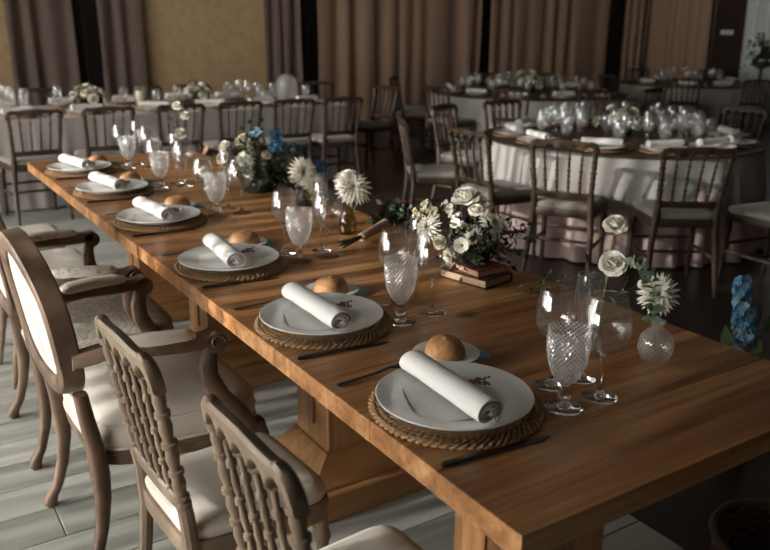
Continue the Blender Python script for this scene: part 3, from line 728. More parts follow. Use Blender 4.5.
for i in range(6):
    y = PY[i]; pl = '%s place from the bare table end' % ORD[i]; j = lambda a: rr(-a, a)
    copy_tree(mat0, (PX + .004, y, T), rr(0, 6), 'round braided jute placemat at the ' + pl, 'placemats on the wooden tables')
    zp = T + .0115
    tag(obj('dinner_plate', plate_me, None, (PX - .002, y, zp)), 'white dinner plate at the ' + pl, 'plate', 'dinner plates on the wooden tables')
    na = radians(-3 + (0, 2, -3, 8, 12, 14)[i])
    tag(obj('menu_card', card_me, None, (PX - .012, y + .01, zp + .0085), (0, 0, na + radians(-16))), 'printed paper menu under the napkin at the ' + pl, 'menu card', 'menu cards on the wooden tables')
    tag(obj('rolled_napkin', napkin_me, None, (PX - .022, y - .006, zp + .0205), (0, 0, na)), 'rolled white cloth napkin across the plate at the ' + pl, 'napkin', 'napkins on the wooden tables')
    tag(obj('dried_sprig', dry_me, None, (PX + .03, y + .03, zp + .016), (0, 0, radians(-35) + j(.2))), 'small dried flower sprig on the plate at the ' + pl, 'flower sprig', 'dried sprigs on the wooden tables')
    bx_, by_ = PX + .134 + j(.004), y + .200 + j(.004)
    tag(obj('folded_blue_card', blue_me, None, (bx_ + .045, by_ - .012, T + .0002), (0, 0, radians(8) + j(.1))), 'blue card under the bread plate at the ' + pl, 'card', 'blue cards on the wooden tables')
    tag(obj('bread_plate', bplate_me, None, (bx_, by_, T + .002)), 'small white bread plate at the ' + pl, 'plate', 'bread plates on the wooden tables')
    copy_tree(bread0, (bx_ - .002, by_ + .002, T + .0075), rr(-.6, .6), 'golden bread roll on its small plate at the ' + pl, 'bread rolls on the wooden tables')
    tag(obj('fork', fork_me, None, (PX - .045, y + .205, T + .001), (0, 0, radians(3) + j(.06))), 'dark steel fork lying at the ' + pl, 'fork', 'forks on the wooden tables')
    copy_tree(knife0, (PX - .035, y - .172, T), radians(-4) + j(.05), 'dark steel knife lying at the ' + pl, 'knives on the wooden tables')
    for src, (gx, gy), nm in zip((gob0, wine0, flu0, big0), GL[i], ('stout diamond-cut crystal goblet', 'plain mid-size wine glass', 'tall slim champagne flute', 'wide balloon wine glass')):
        copy_tree(src, (gx, gy, T), rr(0, 6), nm + ' at the ' + pl, 'stemware on the wooden tables')

# ------------------------------------------------------------------ flowers
def chrys(b, Mx, R, layers=6, mi=0, ci=1, droop=0.0):
    for l in range(layers):
        q = l / (layers - 1); e = radians(80 - 82 * q) ; n = int(8 + 14 * q)
        for k in range(n):
            b.petal(Mx, 2 * pi * (k + .5 * (l % 2)) / n + rr(-.08, .08), e + rr(-.1, .1), e - .45 - droop * q + rr(-.15, .1), R * (.42 + .58 * q) * rr(.9, 1.08), R * .205, .04 * R, R * (.22 - .2 * q), .45, 4, mi, .9)
    b.add([Mx @ Vector((R * .13 * sin(a) * cos(c), R * .13 * sin(a) * sin(c), R * .2 + R * .1 * cos(a))) for a in (.4, 1.2) for c in [2 * pi * i / 8 for i in range(8)]], [tuple(range(7, -1, -1))[::-1]] + [(i, (i + 1) % 8, 8 + (i + 1) % 8, 8 + i) for i in range(8)], ci)
def rose(b, Mx, R, mi=0, ci=1, openness=1.0):
    for l, (n, e0, e1, L, W, r0, z0) in enumerate(((3, 88, 125, .50, .50, .05, .16), (4, 86, 112, .56, .62, .13, .12), (5, 80, 100, .62, .74, .22, .06), (6, 68, 84, .66, .80, .30, 0), (7, 46, 50, .68, .85, .36, -.04), (8, 22, 0, .66, .85, .38, -.10))):
        for k in range(n):
            b.petal(Mx, 2 * pi * (k + .37 * l) / n + rr(-.1, .1), radians(e0), radians(e1) + rr(-.15, .15), L * R * rr(.92, 1.06), W * R, r0 * R, z0 * R, .30, 4, mi, .6, True)
def cupflower(b, Mx, R, n=6, mi=0, ci=1, e0=55, e1=15):
    for k in range(n): b.petal(Mx, 2 * pi * k / n + rr(-.1, .1), radians(e0), radians(e1), R * 1.15, R * 1.0, .05 * R, 0, .25, 4, mi, .6, True)
    for k in range(10):
        a = rr(0, 6.28); q = rr(0, .2) * R; c = Mx @ Vector((q * cos(a), q * sin(a), R * .22)); b.ball(c, R * .1, 6, 4, ci)
def floret(b, Mx, R, mi=0, ci=1):
    for k in range(5): b.petal(Mx, 2 * pi * k / 5, .5, .05, R, R * .95, .05 * R, 0, .2, 2, mi, .6, True)
    b.ball(Mx @ Vector((0, 0, R * .18)), R * .2, 5, 4, ci)
def leafrow(b, pts, L, W, n, mi=0, si=1, pair=False, sr=.0012, e=.5, tipleaf=True, round_=False):
    pts = [Vector(p) for p in pts]; b.tube(pts, [sr * (1 - .5 * i / len(pts)) for i in range(len(pts))], 5, si)
    for k in range(n):
        q = .18 + .82 * k / max(1, n - 1); f = q * (len(pts) - 1); i = min(int(f), len(pts) - 2); p = pts[i].lerp(pts[i + 1], f - i); d = (pts[i + 1] - pts[i]).normalized()
        s_ = L * (1 - .35 * q) * rr(.85, 1.15)
        for az in ((k * 2.4 + rr(-.4, .4),) if not pair else (k * 1.57 + rr(-.2, .2), k * 1.57 + pi + rr(-.2, .2))):
            b.petal(orient(d, p), az, e + rr(-.2, .3), e - .5 + rr(-.3, .2), s_, W * s_ / L, .001, 0, .25, 4 if L > .02 else 3, mi, .55 if round_ else .8)
    if tipleaf: b.petal(orient((pts[-1] - pts[-2]), pts[-1]), rr(0, 6), 1.4, 1.1, L * .7, W * .7, 0, 0, .25, 3, mi, .7)
def curve(p0, p1, sag=0.0, n=6, side=(0, 0, 0)):
    p0 = Vector(p0); p1 = Vector(p1); s_ = Vector(side)
    return [p0.lerp(p1, i / n) + (Vector((0, 0, -sag)) + s_) * sin(pi * i / n) for i in range(n + 1)]
def part(b, name, mats, root, smooth=60):
    for i, q in enumerate(b.v): pass
    lo = Vector(root.location); b.v = [(q[0] - lo.x, q[1] - lo.y, q[2] - lo.z) for q in b.v]
    return b.build(name, mats, root, smooth=smooth)
PET = ['petal_white', 'flower_eye']
def head(root, kind, pos, d, R, mats=PET, name=None, base=None):
    b = MB(); Mx = orient(d, pos, rr(0, 6))
    {'chrys': chrys, 'rose': rose, 'cup': cupflower, 'floret': floret}[kind](b, Mx, R)
    o = part(b, name or {'chrys': 'chrysanthemum', 'rose': 'rose', 'cup': 'open_blossom', 'floret': 'floret'}[kind], mats, root)
    if base is not None:
        b = MB(); b.tube(curve(base, Vector(pos) - Vector(d).normalized() * R * .08, 0, 6, (rr(-.006, .006), rr(-.006, .006), 0)), .0016, 6); part(b, 'flower_stem', ['stem_green'], root)
    return o
def cluster(root, pos, d, n, spread, R, mats, name='blossom_cluster'):
    b = MB(); base = Vector(pos) - Vector(d).normalized() * spread * 1.6
    for k in range(n):
        v = Vector((rr(-1, 1), rr(-1, 1), rr(-1, 1)))
        while v.length > 1: v = Vector((rr(-1, 1), rr(-1, 1), rr(-1, 1)))
        p = Vector(pos) + v * spread; dd = (p - base).normalized(); floret(b, orient(dd + Vector((rr(-.3, .3), rr(-.3, .3), rr(-.1, .3))), p, rr(0, 6)), R * rr(.8, 1.2), 0, 1)
        b.tube([base, p], [.0008, .0005], 4, 2)
    return part(b, name, list(mats) + ['stem_green'], root)
TOCAM = lambda p: (CAM - Vector(p)).normalized()

# bulb vase with one chrysanthemum and eucalyptus
vb = (.686, .331, T)
t = thing('bulb_vase', 'small ribbed glass bulb vase holding a shaggy white flower and eucalyptus', 'vase', vb)
b = MB(); pr = bell([(.012, .0), (.026, .003), (.036, .020), (.0385, .036), (.034, .055), (.020, .070), (.013, .076), (.0125, .084), (.0165, .092)], 0, 4)
b.lathe(pr, 64, (0, 0, 0), fn=lambda i, j: .0007 * (((j + i) // 2 % 2) + ((j - i) // 2 % 2) - 1) if 2 < i < 22 else 0, cap0=True); b.build('glass_body', 'glass_bulb', t, smooth=25)
fp = at(658, 294, vb); neck = Vector(vb) + Vector((0, 0, .04))
head(t, 'chrys', fp, TOCAM(fp) + Vector((.1, -.1, .15)), .050, ['petal_white', 'flower_eye'], base=neck)
def euca(root, pts, L, n, e=.35, name='eucalyptus_stem'):
    b = MB(); leafrow(b, pts, L, L * .95, n, 0, 1, True, .0014, e, True, True); return part(b, name, ['leaf_euca', 'stem_green'], root)
euca(t, [neck, at(652, 322, vb), at(655, 305, vb) + TOCAM(fp) * .05, at(652, 285, vb) + TOCAM(fp) * .06, at(648, 272, vb) + TOCAM(fp) * .04, at(640, 264, vb), at(632, 262, vb)], .028, 15)
for q in ((636, 264), (641, 284)):
    b = MB(); c = at(*q, vb); b.ball(c, .008, 8, 6, 0, (1, 1, 1.3)); b.tube(curve(c, at(648, 296, vb), 0), .001, 5, 1); part(b, 'flower_bud', ['petal_cream', 'stem_green'], t)
b = MB(); b.tube(curve(at(654, 352, vb), at(655, 318, vb), 0), .0018, 6); part(b, 'flower_stem', ['stem_green'], t)

# slim vase with two tall lisianthus behind the first glasses
vl = (.59, .425, T)
t = thing('bud_vase', 'slim clear bud vase with two tall white lisianthus behind the first glasses', 'vase', vl)
b = MB(); b.lathe(bell([(.010, 0), (.022, .002), (.024, .03), (.018, .06), (.011, .08), (.012, .095)], 0, 4), 32, cap0=True); b.build('glass_body', 'glass_thin', t)
nk = Vector(vl) + Vector((0, 0, .02))
p1 = at(615, 226, vl); p2 = at(613, 264, vl)
head(t, 'rose', p1, (-.35, -.35, .8), .027, ['petal_white', 'leaf_green'], 'lisianthus', nk)
head(t, 'rose', p2, TOCAM(p2) + Vector((0, 0, .5)), .031, ['petal_white', 'leaf_green'], 'lisianthus', nk)
for q, r_ in (((588, 262), .02), ((606, 283), .028), ((626, 283), .02), ((595, 290), .026)):
    b = MB(); leafrow(b, curve(nk, at(*q, vl), 0), .034, .018, 6, 0, 1); part(b, 'leaf_sprig', ['leaf_green', 'stem_green'], t)
b = MB(); leafrow(b, curve(at(606, 300, vl), at(640, 284, vl), 0), .02, .008, 4, 0, 1); part(b, 'leaf_sprig', ['leaf_green', 'stem_green'], t)

# greenery lying on the table
vg = (.775, .825, T)
t = thing('greenery_sprig', 'loose sprig of greenery lying on bare wood near the books', 'sprig', vg)
for k, (q0, q1, mm) in enumerate((((519, 295), (545, 291), 'leaf_dark'), ((522, 298), (540, 296), 'leaf_dark'), ((530, 293), (574, 279), 'leaf_green'), ((540, 290), (549, 276), 'leaf_green'), ((515, 293), (528, 289), 'stem_green'))):
    b = MB(); leafrow(b, [p + Vector((0, 0, .008)) for p in curve(at(*q0, vg), at(*q1, vg), -.004)], .022, .007, 9, 0, 1); part(b, 'leaf_sprig', [mm, 'stem_green'], t)

# books and centrepiece standing on them
bk = Vector((.725, 1.005, T)); ba = radians(-40 + 12)
def book(z, L, W, H, ang, cov, label, dx=0, dy=0):
    t = thing('old_book', label, 'book', (bk.x + dx, bk.y + dy, z), ang)
    b = MB(); b.cbox((-L / 2, -W / 2, 0), (L / 2, W / 2, .0035), .001); b.build('cover', cov, t)
    b = MB(); b.cbox((-L / 2, -W / 2, H - .0035), (L / 2, W / 2, H), .001); b.build('cover', cov, t)
    b = MB(); b.cbox((L / 2 - .003, -W / 2, .0), (L / 2 + .001, W / 2, H), .001); b.build('spine', cov, t)
    b = MB(); b.cbox((-L / 2 + .006, -W / 2 + .005, .0034), (L / 2 - .004, W / 2 - .005, H - .0034), .0008); b.build('page_block', 'book_page', t)
book(T, .125, .175, .027, radians(12), 'book_cover', 'old dark book with tanned pages, lowest under the floral centrepiece')
book(T + .0275, .11, .155, .023, radians(2), 'book_cover_red', 'old reddish book, upper of the pair under the floral centrepiece', .0, .005)
zt = T + .0508
vc = (.725, 1.01, zt)
t = thing('floral_centrepiece', 'low centrepiece of white roses, chrysanthemums and wax flowers standing on two books', 'flower arrangement', vc)
b = MB(); b.lathe([(.0005, 0), (.036, 0), (.044, .015), (.047, .036), (.045, .040), (.042, .036), (.03, .025), (.0005, .025)], 28); b.build('bowl', 'pot_dark', t)
cen = Vector(vc) + Vector((0, 0, .045))
def aim(p, c=cen): return (Vector(p) - c).normalized() * .8 + TOCAM(p) * .55
def heads(root, lst, ref, c0, stem=None):
    for kind, q, R, mats, off in lst:
        p = at(*q, ref) + TOCAM(ref) * off; head(root, kind, p, aim(p, c0), R, mats, base=c0)
W_ = PET; CR = ['petal_cream', 'flower_eye']
heads(t, [('rose', (466, 199), 0.0425, W_, .0), ('chrys', (492, 225), 0.0425, W_, .04), ('chrys', (475, 238), 0.0375, W_, .06), ('cup', (463, 246), 0.0225, W_, .085), ('chrys', (429, 229), 0.0450, W_, .05), ('rose', (441, 243), 0.0200, CR, .08),
          ('rose', (476, 212), 0.0225, W_, .04), ('cup', (457, 226), 0.0163, W_, .06), ('chrys', (450, 256), 0.0250, CR, .05), ('rose', (487, 206), 0.0200, CR, .0)], vc, cen)
for q, mt in (((427, 207), CR), ((436, 213), CR), ((447, 208), W_), ((455, 216), W_), ((420, 214), CR), ((462, 228), W_), ((482, 250), ['petal_pink', 'dried']), ((500, 248), ['petal_pink', 'dried'])):
    p = at(*q, vc) + TOCAM(vc) * .03; cluster(t, p, aim(p), 18, .018, .0065, mt)
for k in range(48):
    a = rr(0, 6.28); e = rr(-.35, 1.0); L = rr(.06, .125); p = cen + Vector((cos(a) * cos(e), sin(a) * cos(e), sin(e))) * L
    b = MB(); leafrow(b, curve(cen, p, -.01), rr(.024, .034), rr(.013, .019), 9, 0, 1); part(b, 'leaf_sprig', [random.choice(('leaf_green', 'leaf_dark', 'leaf_dark', 'leaf_euca')), 'stem_green'], t)
for q in ((528, 224), (531, 240), (524, 256), (512, 266), (500, 262), (520, 232), (478, 284), (462, 277), (425, 244), (446, 262), (510, 218)):
    p = at(*q, vc) + TOCAM(vc) * (.04 if q[0] < 500 else -.02); p.z = max(p.z, T + .012)
    b = MB(); leafrow(b, curve(cen, p, -.015), .034, .016, 12, 0, 1); part(b, 'leaf_sprig', ['leaf_dark' if q[0] > 490 else 'leaf_green', 'stem_green'], t)

# bridal bouquet lying on its side
v0 = Vector((.56, 1.474, T + .010)); v1 = Vector((.79, 1.585, T + .036)); vf = Vector((.93, 1.60, T + .075))
t = thing('hand_tied_bouquet', 'hand-tied bouquet with ribbon-wrapped stems lying on the wooden table', 'bouquet', (.75, 1.55, T))
b = MB(); b.tube(curve(v0.lerp(v1, .38), v1, 0), [.014, .0155, .016, .0165, .017, .018, .019], 14); part(b, 'ribbon_wrap', ['ribbon'], t)
for k in range(9):
    a = k * .7; o_ = Vector((.2 * cos(a), -.5 * cos(a), abs(sin(a)))) * .012
    b = MB(); b.tube([v0 + o_ * 1.3 + Vector((rr(-.02, .02), rr(-.01, .01), 0)), v0.lerp(v1, .42) + o_ * .5], .0028, 6); part(b, 'cut_stem', ['leaf_dark'], t)
bc = v1.lerp(vf, .4)
for q, kind, R, mats, off in (((386, 212), 'rose', .022, ['petal_red', 'petal_red'], 0), ((402, 206), 'rose', .018, ['petal_red', 'petal_red'], 0), ((409, 213), 'cup', .014, ['petal_pink', 'dried'], .02), ((418, 216), 'cup', .011, ['petal_pink', 'dried'], .02), ((378, 222), 'rose', .017, ['petal_red', 'petal_red'], .02), ((424, 208), 'rose', .016, ['petal_red', 'petal_red'], -.02)):
    p = at(*q, vf) + TOCAM(vf) * off; head(t, kind, p, (p - bc).normalized() + TOCAM(p) * .4, R * 1.6, mats, base=bc)
for k in range(30):
    p = at(rr(372, 430), rr(200, 240), vf) + TOCAM(vf) * rr(-.05, .05); p.z = max(p.z, T + .04)
    b = MB(); leafrow(b, curve(bc, p, -.008), .044, .028, 7, 0, 1); part(b, 'leaf_sprig', [('leaf_green', 'leaf_dark', 'leaf_euca')[k % 3], 'stem_green'], t)

# amber jar with white dahlia
va = (.676, 1.655, T)
t = thing('amber_jar', 'small olive glass jar holding one big white flower beside the bouquet', 'vase', va)
b = MB(); b.lathe(bell([(.02, 0), (.030, .003), (.032, .03), (.029, .055), (.020, .075), (.019, .095), (.022, .10)], 0, 4), 32, cap0=True); b.build('glass_body', 'glass_amber', t)
p = at(353, 188, va); head(t, 'chrys', p, TOCAM(p) + Vector((.15, .1, .3)), .070, W_, base=Vector(va) + Vector((0, 0, .02)))
p = at(347, 180, va); head(t, 'chrys', p + TOCAM(p) * -.01, Vector((-.3, 0, 1)), .055, W_, base=Vector(va) + Vector((0, 0, .02)))
b = MB(); b.petal(orient((.1, 0, 1), at(356, 205, va)), 0, -.9, -1.4, .05, .012, 0, 0, .2, 4); part(b, 'drooping_petal', ['petal_white'], t)

# glass with dahlia and eucalyptus between third and fourth place
vd = (.765, 2.15, T)
t = thing('posy_vase', 'dark little vase with drooping white dahlias and eucalyptus by the large arrangement', 'vase', vd)
b = MB(); b.lathe(bell([(.02, 0), (.032, .004), (.036, .03), (.028, .06), (.018, .075), (.02, .085)], 0, 4), 28, cap0=True); b.build('pot', 'pot_dark', t)
nk = Vector(vd) + Vector((0, 0, .05))
for q, R in (((303, 172), .066), ((313, 184), .058), ((309, 196), .046)):
    p = at(*q, vd); head(t, 'chrys', p + TOCAM(p) * .02, TOCAM(p) + Vector((.3, 0, .1)), R, CR if q[1] == 196 else W_, base=nk)
for q0 in ((291, 180), (290, 168), (297, 192), (296, 200)):
    euca(t, curve(nk, at(*q0, vd) + TOCAM(vd) * .03, 0), .02, 7)
for k in range(8):
    p = at(rr(292, 335), rr(180, 208), vd); b = MB(); leafrow(b, curve(nk, p, 0), .03, .015, 6, 0, 1); part(b, 'leaf_sprig', ['leaf_dark', 'stem_green'], t)

# large arrangement with blue hydrangea
vr = (.735, 2.53, T)
t = thing('large_flower_arrangement', 'large dark arrangement with blue hydrangeas, cream roses and chrysanthemum', 'flower arrangement', vr)
b = MB(); b.lathe([(.0005, 0), (.07, 0), (.085, .03), (.088, .07), (.083, .075), (.07, .05), (.0005, .05)], 32); b.build('bowl', 'pot_dark', t)
cen2 = Vector(vr) + Vector((0, 0, .06))
heads(t, [('rose', (243, 141), .040, CR, .0), ('rose', (225, 147), .030, W_, .02), ('rose', (224, 159), .032, CR, .06), ('chrys', (245, 161), .050, W_, .08), ('rose', (266, 156), .022, CR, .08), ('cup', (209, 152), .022, ['petal_pink', 'dried'], .02), ('rose', (250, 152), .022, CR, .02), ('chrys', (205, 172), .03, W_, .08), ('cup', (287, 162), .016, CR, .05)], vr, cen2)
for q, n_, sp, mt, off in (((277, 146), 60, .040, ['petal_blue', 'petal_paleblue'], .02), ((257, 133), 34, .026, ['petal_paleblue', 'petal_blue'], .0), ((296, 148), 26, .024, ['petal_paleblue', 'petal_blue'], -.02), ((321, 166), 22, .02, ['petal_blue', 'petal_paleblue'], -.03), ((276, 136), 30, .028, ['petal_blue', 'petal_paleblue'], .0)):
    p = at(*q, vr) + TOCAM(vr) * off; cluster(t, p, aim(p, cen2), n_, sp, .012, mt, 'hydrangea_head')
for k in range(60):
    a = rr(0, 6.28); e = rr(-.3, 1.25); L = rr(.11, .19); p = cen2 + Vector((cos(a) * cos(e) * 1.15, sin(a) * cos(e) * 1.15, sin(e) * .9)) * L
    b = MB(); leafrow(b, curve(cen2, p, -.012), rr(.03, .045), rr(.018, .026), 8, 0, 1); part(b, 'leaf_sprig', [random.choice(('leaf_green', 'leaf_dark', 'leaf_dark', 'leaf_dark')), 'stem_green'], t)
for q in ((250, 124), (262, 122), (243, 130), (300, 190), (310, 205), (200, 178), (290, 200), (325, 185), (275, 195)):
    p = at(*q, vr); p.z = max(p.z, T + .015); b = MB(); leafrow(b, curve(cen2, p, -.015), .036, .02, 9, 0, 1); part(b, 'leaf_sprig', ['leaf_dark', 'stem_green'], t)

# eucalyptus bud vase at the far end
ve = (.66, 3.35, T)
t = thing('tall_bud_vase', 'clear bud vase with tall eucalyptus and white buds at the sixth place', 'vase', ve)
b = MB(); b.lathe(bell([(.02, 0), (.030, .003), (.033, .03), (.024, .055), (.013, .07), (.016, .085)], 0, 4), 28, cap0=True); b.build('glass_body', 'glass_cut', t)
nk = Vector(ve) + Vector((0, 0, .03))
for q, R in (((177, 106), .026), ((185, 116), .024), ((181, 134), .034)):
    p = at(*q, ve); head(t, 'rose', p, TOCAM(p) + Vector((0, 0, .8)), R, W_, base=nk)
euca(t, [nk, at(178, 140, ve), at(173, 128, ve), at(170, 118, ve), at(172, 108, ve)], .03, 9)
b = MB(); leafrow(b, curve(nk, at(186, 142, ve), 0), .04, .02, 7, 0, 1); part(b, 'leaf_sprig', ['leaf_green', 'stem_green'], t)

# floor vase with blue delphinium behind the table
vk = (1.7, .775, 0)
t = thing('floor_vase', 'tall dark floor vase with a blue delphinium behind the wooden table', 'vase', vk)
b = MB(); b.lathe(bell([(.07, 0), (.085, .01), (.095, .10), (.085, .22), (.055, .30), (.05, .34), (.06, .37)], 0, 4), 36, cap0=True); b.build('pot', 'pot_dark', t)
nk = Vector(vk) + Vector((0, 0, .34)); ref = (1.7, .775, .56)
b = MB()
for k in range(46):
    q = k / 45; z = q; c = at(745 - 3 * q + rr(-1, 1), 346 - 66 * q, ref); a = k * 2.4; wd = .028 * (1 - .35 * q)
    d = RT * cos(a) - FW * sin(a) * .9 + UP * .15
    floret(b, orient(d, c + d * wd), .023 * (1 - .25 * q), k % 3 == 0 and 2 or 0, 1)
b.tube(curve(nk, at(743, 280, ref), 0), .004, 6, 3); part(b, 'delphinium_spike', ['petal_blue', 'petal_paleblue', 'petal_paleblue', 'stem_green'], t)
for q, L, W, az in (((765, 330), .055, .025, 0), ((727, 345), .05, .028, 2), ((758, 322), .05, .02, 1), ((738, 352), .06, .03, 4), ((768, 345), .07, .035, 5), ((752, 352), .06, .03, 3)):
    p = at(*q, ref); b = MB(); b.tube(curve(nk, p, 0), .002, 5, 1); b.petal(orient(p - nk + Vector((0, 0, .0)), p), az, 1.3, .8, L * 1.4, W * 1.4, 0, 0, .25, 6, 0, .7); part(b, 'leaf', ['leaf_green', 'stem_green'], t)
for q in ((733, 328), (737, 347), (742, 341)):
    b = MB(); c = at(*q, ref); b.ball(c, .008, 6, 5); b.tube(curve(nk, c, 0), .001, 4, 1); part(b, 'flower_bud', ['petal_cream', 'stem_green'], t)

# wicker basket on the floor by the bare table end
t = thing('wicker_basket', 'round brown wicker basket on the dark floor beyond the bare table end', 'basket', (1.233, 0.241, 0))
n = 40
for k in range(n):
    if k == 0:
        b = MB(); b.tube([(.17, 0, 0), (.185, 0, .06), (.195, 0, .14)], .004, 5); sm = b.mesh('stake', ['wicker'], 60)
    obj('stake', sm, t, (0, 0, 0), (0, 0, 2 * pi * k / n))
for k in range(11):
    z = .008 + .0125 * k; R = .172 + .023 * (z / .14)
    b = MB(); m_ = 80
    b.tube([((R + .005 * cos(pi * (i // 1) * .5 * 1.0 + pi * k)) * cos(2 * pi * i / m_), (R + .005 * cos(pi * i * .5 + pi * k)) * sin(2 * pi * i / m_), z) for i in range(m_)], .0055, 5, closed=True); b.build('weave_row', 'wicker', t)
b = MB(); b.tube([(.197 * cos(2 * pi * i / 40), .197 * sin(2 * pi * i / 40), .148) for i in range(40)], .011, 8, closed=True); b.build('rim', 'wicker', t)
b = MB(); b.lathe([(.0005, .004), (.17, .004), (.17, .008), (.0005, .008)], 30); b.build('base', 'wicker', t)

# ------------------------------------------------------------------ clothed tables
def drape_ring(pts, nrm, z0, z1, flare, amp, waves, seed):
    """skirt sections round a closed outline"""
    n = len(pts); secs = []; rs = random.Random(seed); ph = [rs.uniform(0, 6.28) for _ in range(4)]
    for q in (0, .06, .25, .5, .75, 1.0):
        sec = []
        for i, ((x, y), (nx, ny)) in enumerate(zip(pts, nrm)):
            a = 2 * pi * i / n
            d = flare * q + amp * min(1, q * 1.6) * (.6 * sin(waves * a + ph[0]) + .4 * sin(waves * 1.7 * a + ph[1]) + .35 * sin(waves * .6 * a + ph[2]))
            sec.append((x + nx * d, y + ny * d, z0 + (z1 - z0) * q))
        secs.append(sec)
    return secs
def cloth(name, mat, pts, nrm, z0, z1, flare, amp, waves, label, loc, seed, top=True):
    secs = drape_ring(pts, nrm, z0, z1, flare, amp, waves, seed); b = MB()
    if top:
        tops = [[(x * .985, y * .985, z0 + .003) for x, y in pts]]
        b.loft(tops + secs, caps=False)
        n = len(pts); b.add([(x * .985, y * .985, z0 + .003) for x, y in pts], [tuple(range(n))])
    else: b.loft(secs, caps=False)
    o = b.build(name, mat, None, loc, smooth=60); tag(o, label, 'tablecloth'); return o
def circ(R, n=180): return [(R * cos(2 * pi * i / n), R * sin(2 * pi * i / n)) for i in range(n)], [(cos(2 * pi * i / n), sin(2 * pi * i / n)) for i in range(n)]
def round_table(c, R, label, under, over, l1, l2, seed, drop=.30):
    t = thing('round_table', label, 'table', (c[0], c[1], 0))
    b = MB(); b.lathe([(.0005, BR - .03), (R - .006, BR - .03), (R - .004, BR - .015), (R - .006, BR - .002), (.0005, BR - .002)], 60); b.build('tabletop', 'bg_chair_wood', t)
    b = MB(); b.lathe([(.32, 0), (.30, .04), (.08, .08), (.06, .3), (.06, BR - .03)], 20, cap0=True); b.build('pedestal', 'bg_chair_wood', t)
    b = MB(); b.lathe([(.0005, .0081), (R + .02, .0081), (R + .03, .013), (R + .028, .022), (.0005, .0235)], 72); tag(b.build('tabletop_board', 'bg_chair_wood', None, (c[0], c[1], BR)), 'dark round board on the ' + l2, 'tabletop')
    p_, n_ = circ(R)
    cloth('floor_length_skirt', under, p_, n_, BR - .001, .012, .06, .042, 24, l1, (c[0], c[1], 0), seed)
    p_, n_ = circ(R + .012)
    cloth('tablecloth', over, p_, n_, BR + .004, BR - drop, .035, .018, 18, l2, (c[0], c[1], 0), seed + 1)
T2 = (4.0, 3.36); R2 = .98
T3 = (6.45, 7.05); R3 = 1.2
T4 = (10.0, 7.3); R4 = 1.0
round_table(T2, R2, 'round table with dark wooden top, white cloth and dusty pink skirt', 'cloth_pink', 'cloth_white', 'dusty pink skirt reaching the floor round the nearest round table', 'white top cloth over the dusty pink skirt', 3)
round_table(T3, R3, 'large round table with dark wooden top and white skirt before the tan curtains', 'cloth_white', 'cloth_white', 'white floor-length skirt of the large round table before the tan curtains', 'white cloth of the round table before the tan curtains', 9, .2)
round_table(T4, R4, 'round table under grey cloth near the dark notice board', 'cloth_grey', 'cloth_grey', 'grey floor-length skirt of the round table near the dark notice board', 'grey cloth of the round table by the notice board', 14, .2)
# long table along the back
LX0, LX1, LY0, LY1 = -0.9, 3.42, 6.30, 7.46
t = thing('long_table', 'long banquet table under a grey cloth before the gold wall', 'table', ((LX0 + LX1) / 2, (LY0 + LY1) / 2, 0))
b = MB(); b.cbox((LX0 + .01 - (LX0 + LX1) / 2, -.5, BT - .03), (LX1 - .01 - (LX0 + LX1) / 2, .5, BT - .003), .004); b.build('tabletop', 'bg_chair_wood', t)
for sx in (-1.9, 0, 1.9):
    for sy in (-.4, .4):
        b = MB(); b.cbox((sx - .03, sy - .03, 0), (sx + .03, sy + .03, BT - .03), .004); b.build('leg', 'bg_chair_wood', t)
def rectring(hx, hy, r, step=.03):
    pts = []; nr = []
    for cx, cy, a0 in ((hx - r, hy - r, 0), (-hx + r, hy - r, pi / 2), (-hx + r, -hy + r, pi), (hx - r, -hy + r, 1.5 * pi)):
        for k in range(7):
            a = a0 + k * pi / 12; pts.append((cx + r * cos(a), cy + r * sin(a))); nr.append((cos(a), sin(a)))
    P = []; Q = []
    for i in range(len(pts)):
        p0, p1 = Vector(pts[i]), Vector(pts[(i + 1) % len(pts)]); m_ = max(1, int((p1 - p0).length / step))
        for k in range(m_):
            q = p0.lerp(p1, k / m_); P.append((q.x, q.y)); w2 = Vector(nr[i]).lerp(Vector(nr[(i + 1) % len(pts)]), k / m_); Q.append((w2.x, w2.y))
    return P, Q
P, Q = rectring((LX1 - LX0) / 2, (LY1 - LY0) / 2, .05)
cloth('tablecloth', 'cloth_grey', P, Q, BT, .012, .04, .022, 60, 'grey floor-length cloth over the long banquet table', ((LX0 + LX1) / 2, (LY0 + LY1) / 2, 0), 21)

# ---- chairs of the hall
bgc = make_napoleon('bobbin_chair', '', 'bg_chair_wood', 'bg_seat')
first = [True]
def bgchair(bxm, bym, face, label, group):
    """back of the chair at (bxm,bym), facing the compass angle (from +Y towards +X)"""
    a = radians(90 - face); x = bxm + .26 * cos(a); y = bym + .26 * sin(a)
    if first[0]:
        first[0] = False; bgc.location = (x, y, 0); bgc.rotation_euler = (0, 0, a); tag(bgc, label, None, group); return
    copy_tree(bgc, (x, y, 0), a, label, group)
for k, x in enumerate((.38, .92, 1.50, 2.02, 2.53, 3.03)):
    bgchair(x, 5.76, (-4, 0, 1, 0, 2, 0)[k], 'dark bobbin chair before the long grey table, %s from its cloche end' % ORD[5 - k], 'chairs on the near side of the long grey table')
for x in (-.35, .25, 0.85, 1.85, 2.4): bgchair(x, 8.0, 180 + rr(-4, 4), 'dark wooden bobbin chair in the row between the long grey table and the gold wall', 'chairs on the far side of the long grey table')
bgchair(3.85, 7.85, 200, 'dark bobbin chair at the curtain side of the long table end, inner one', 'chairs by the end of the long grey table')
bgchair(4.20, 6.85, 262, 'dark bobbin chair facing the end of the long grey table', 'chairs by the end of the long grey table')
t = thing('glass_cloche', 'pale glass cloche dome standing on the long grey table', 'cloche', (3.0, 6.88, BT + .006))
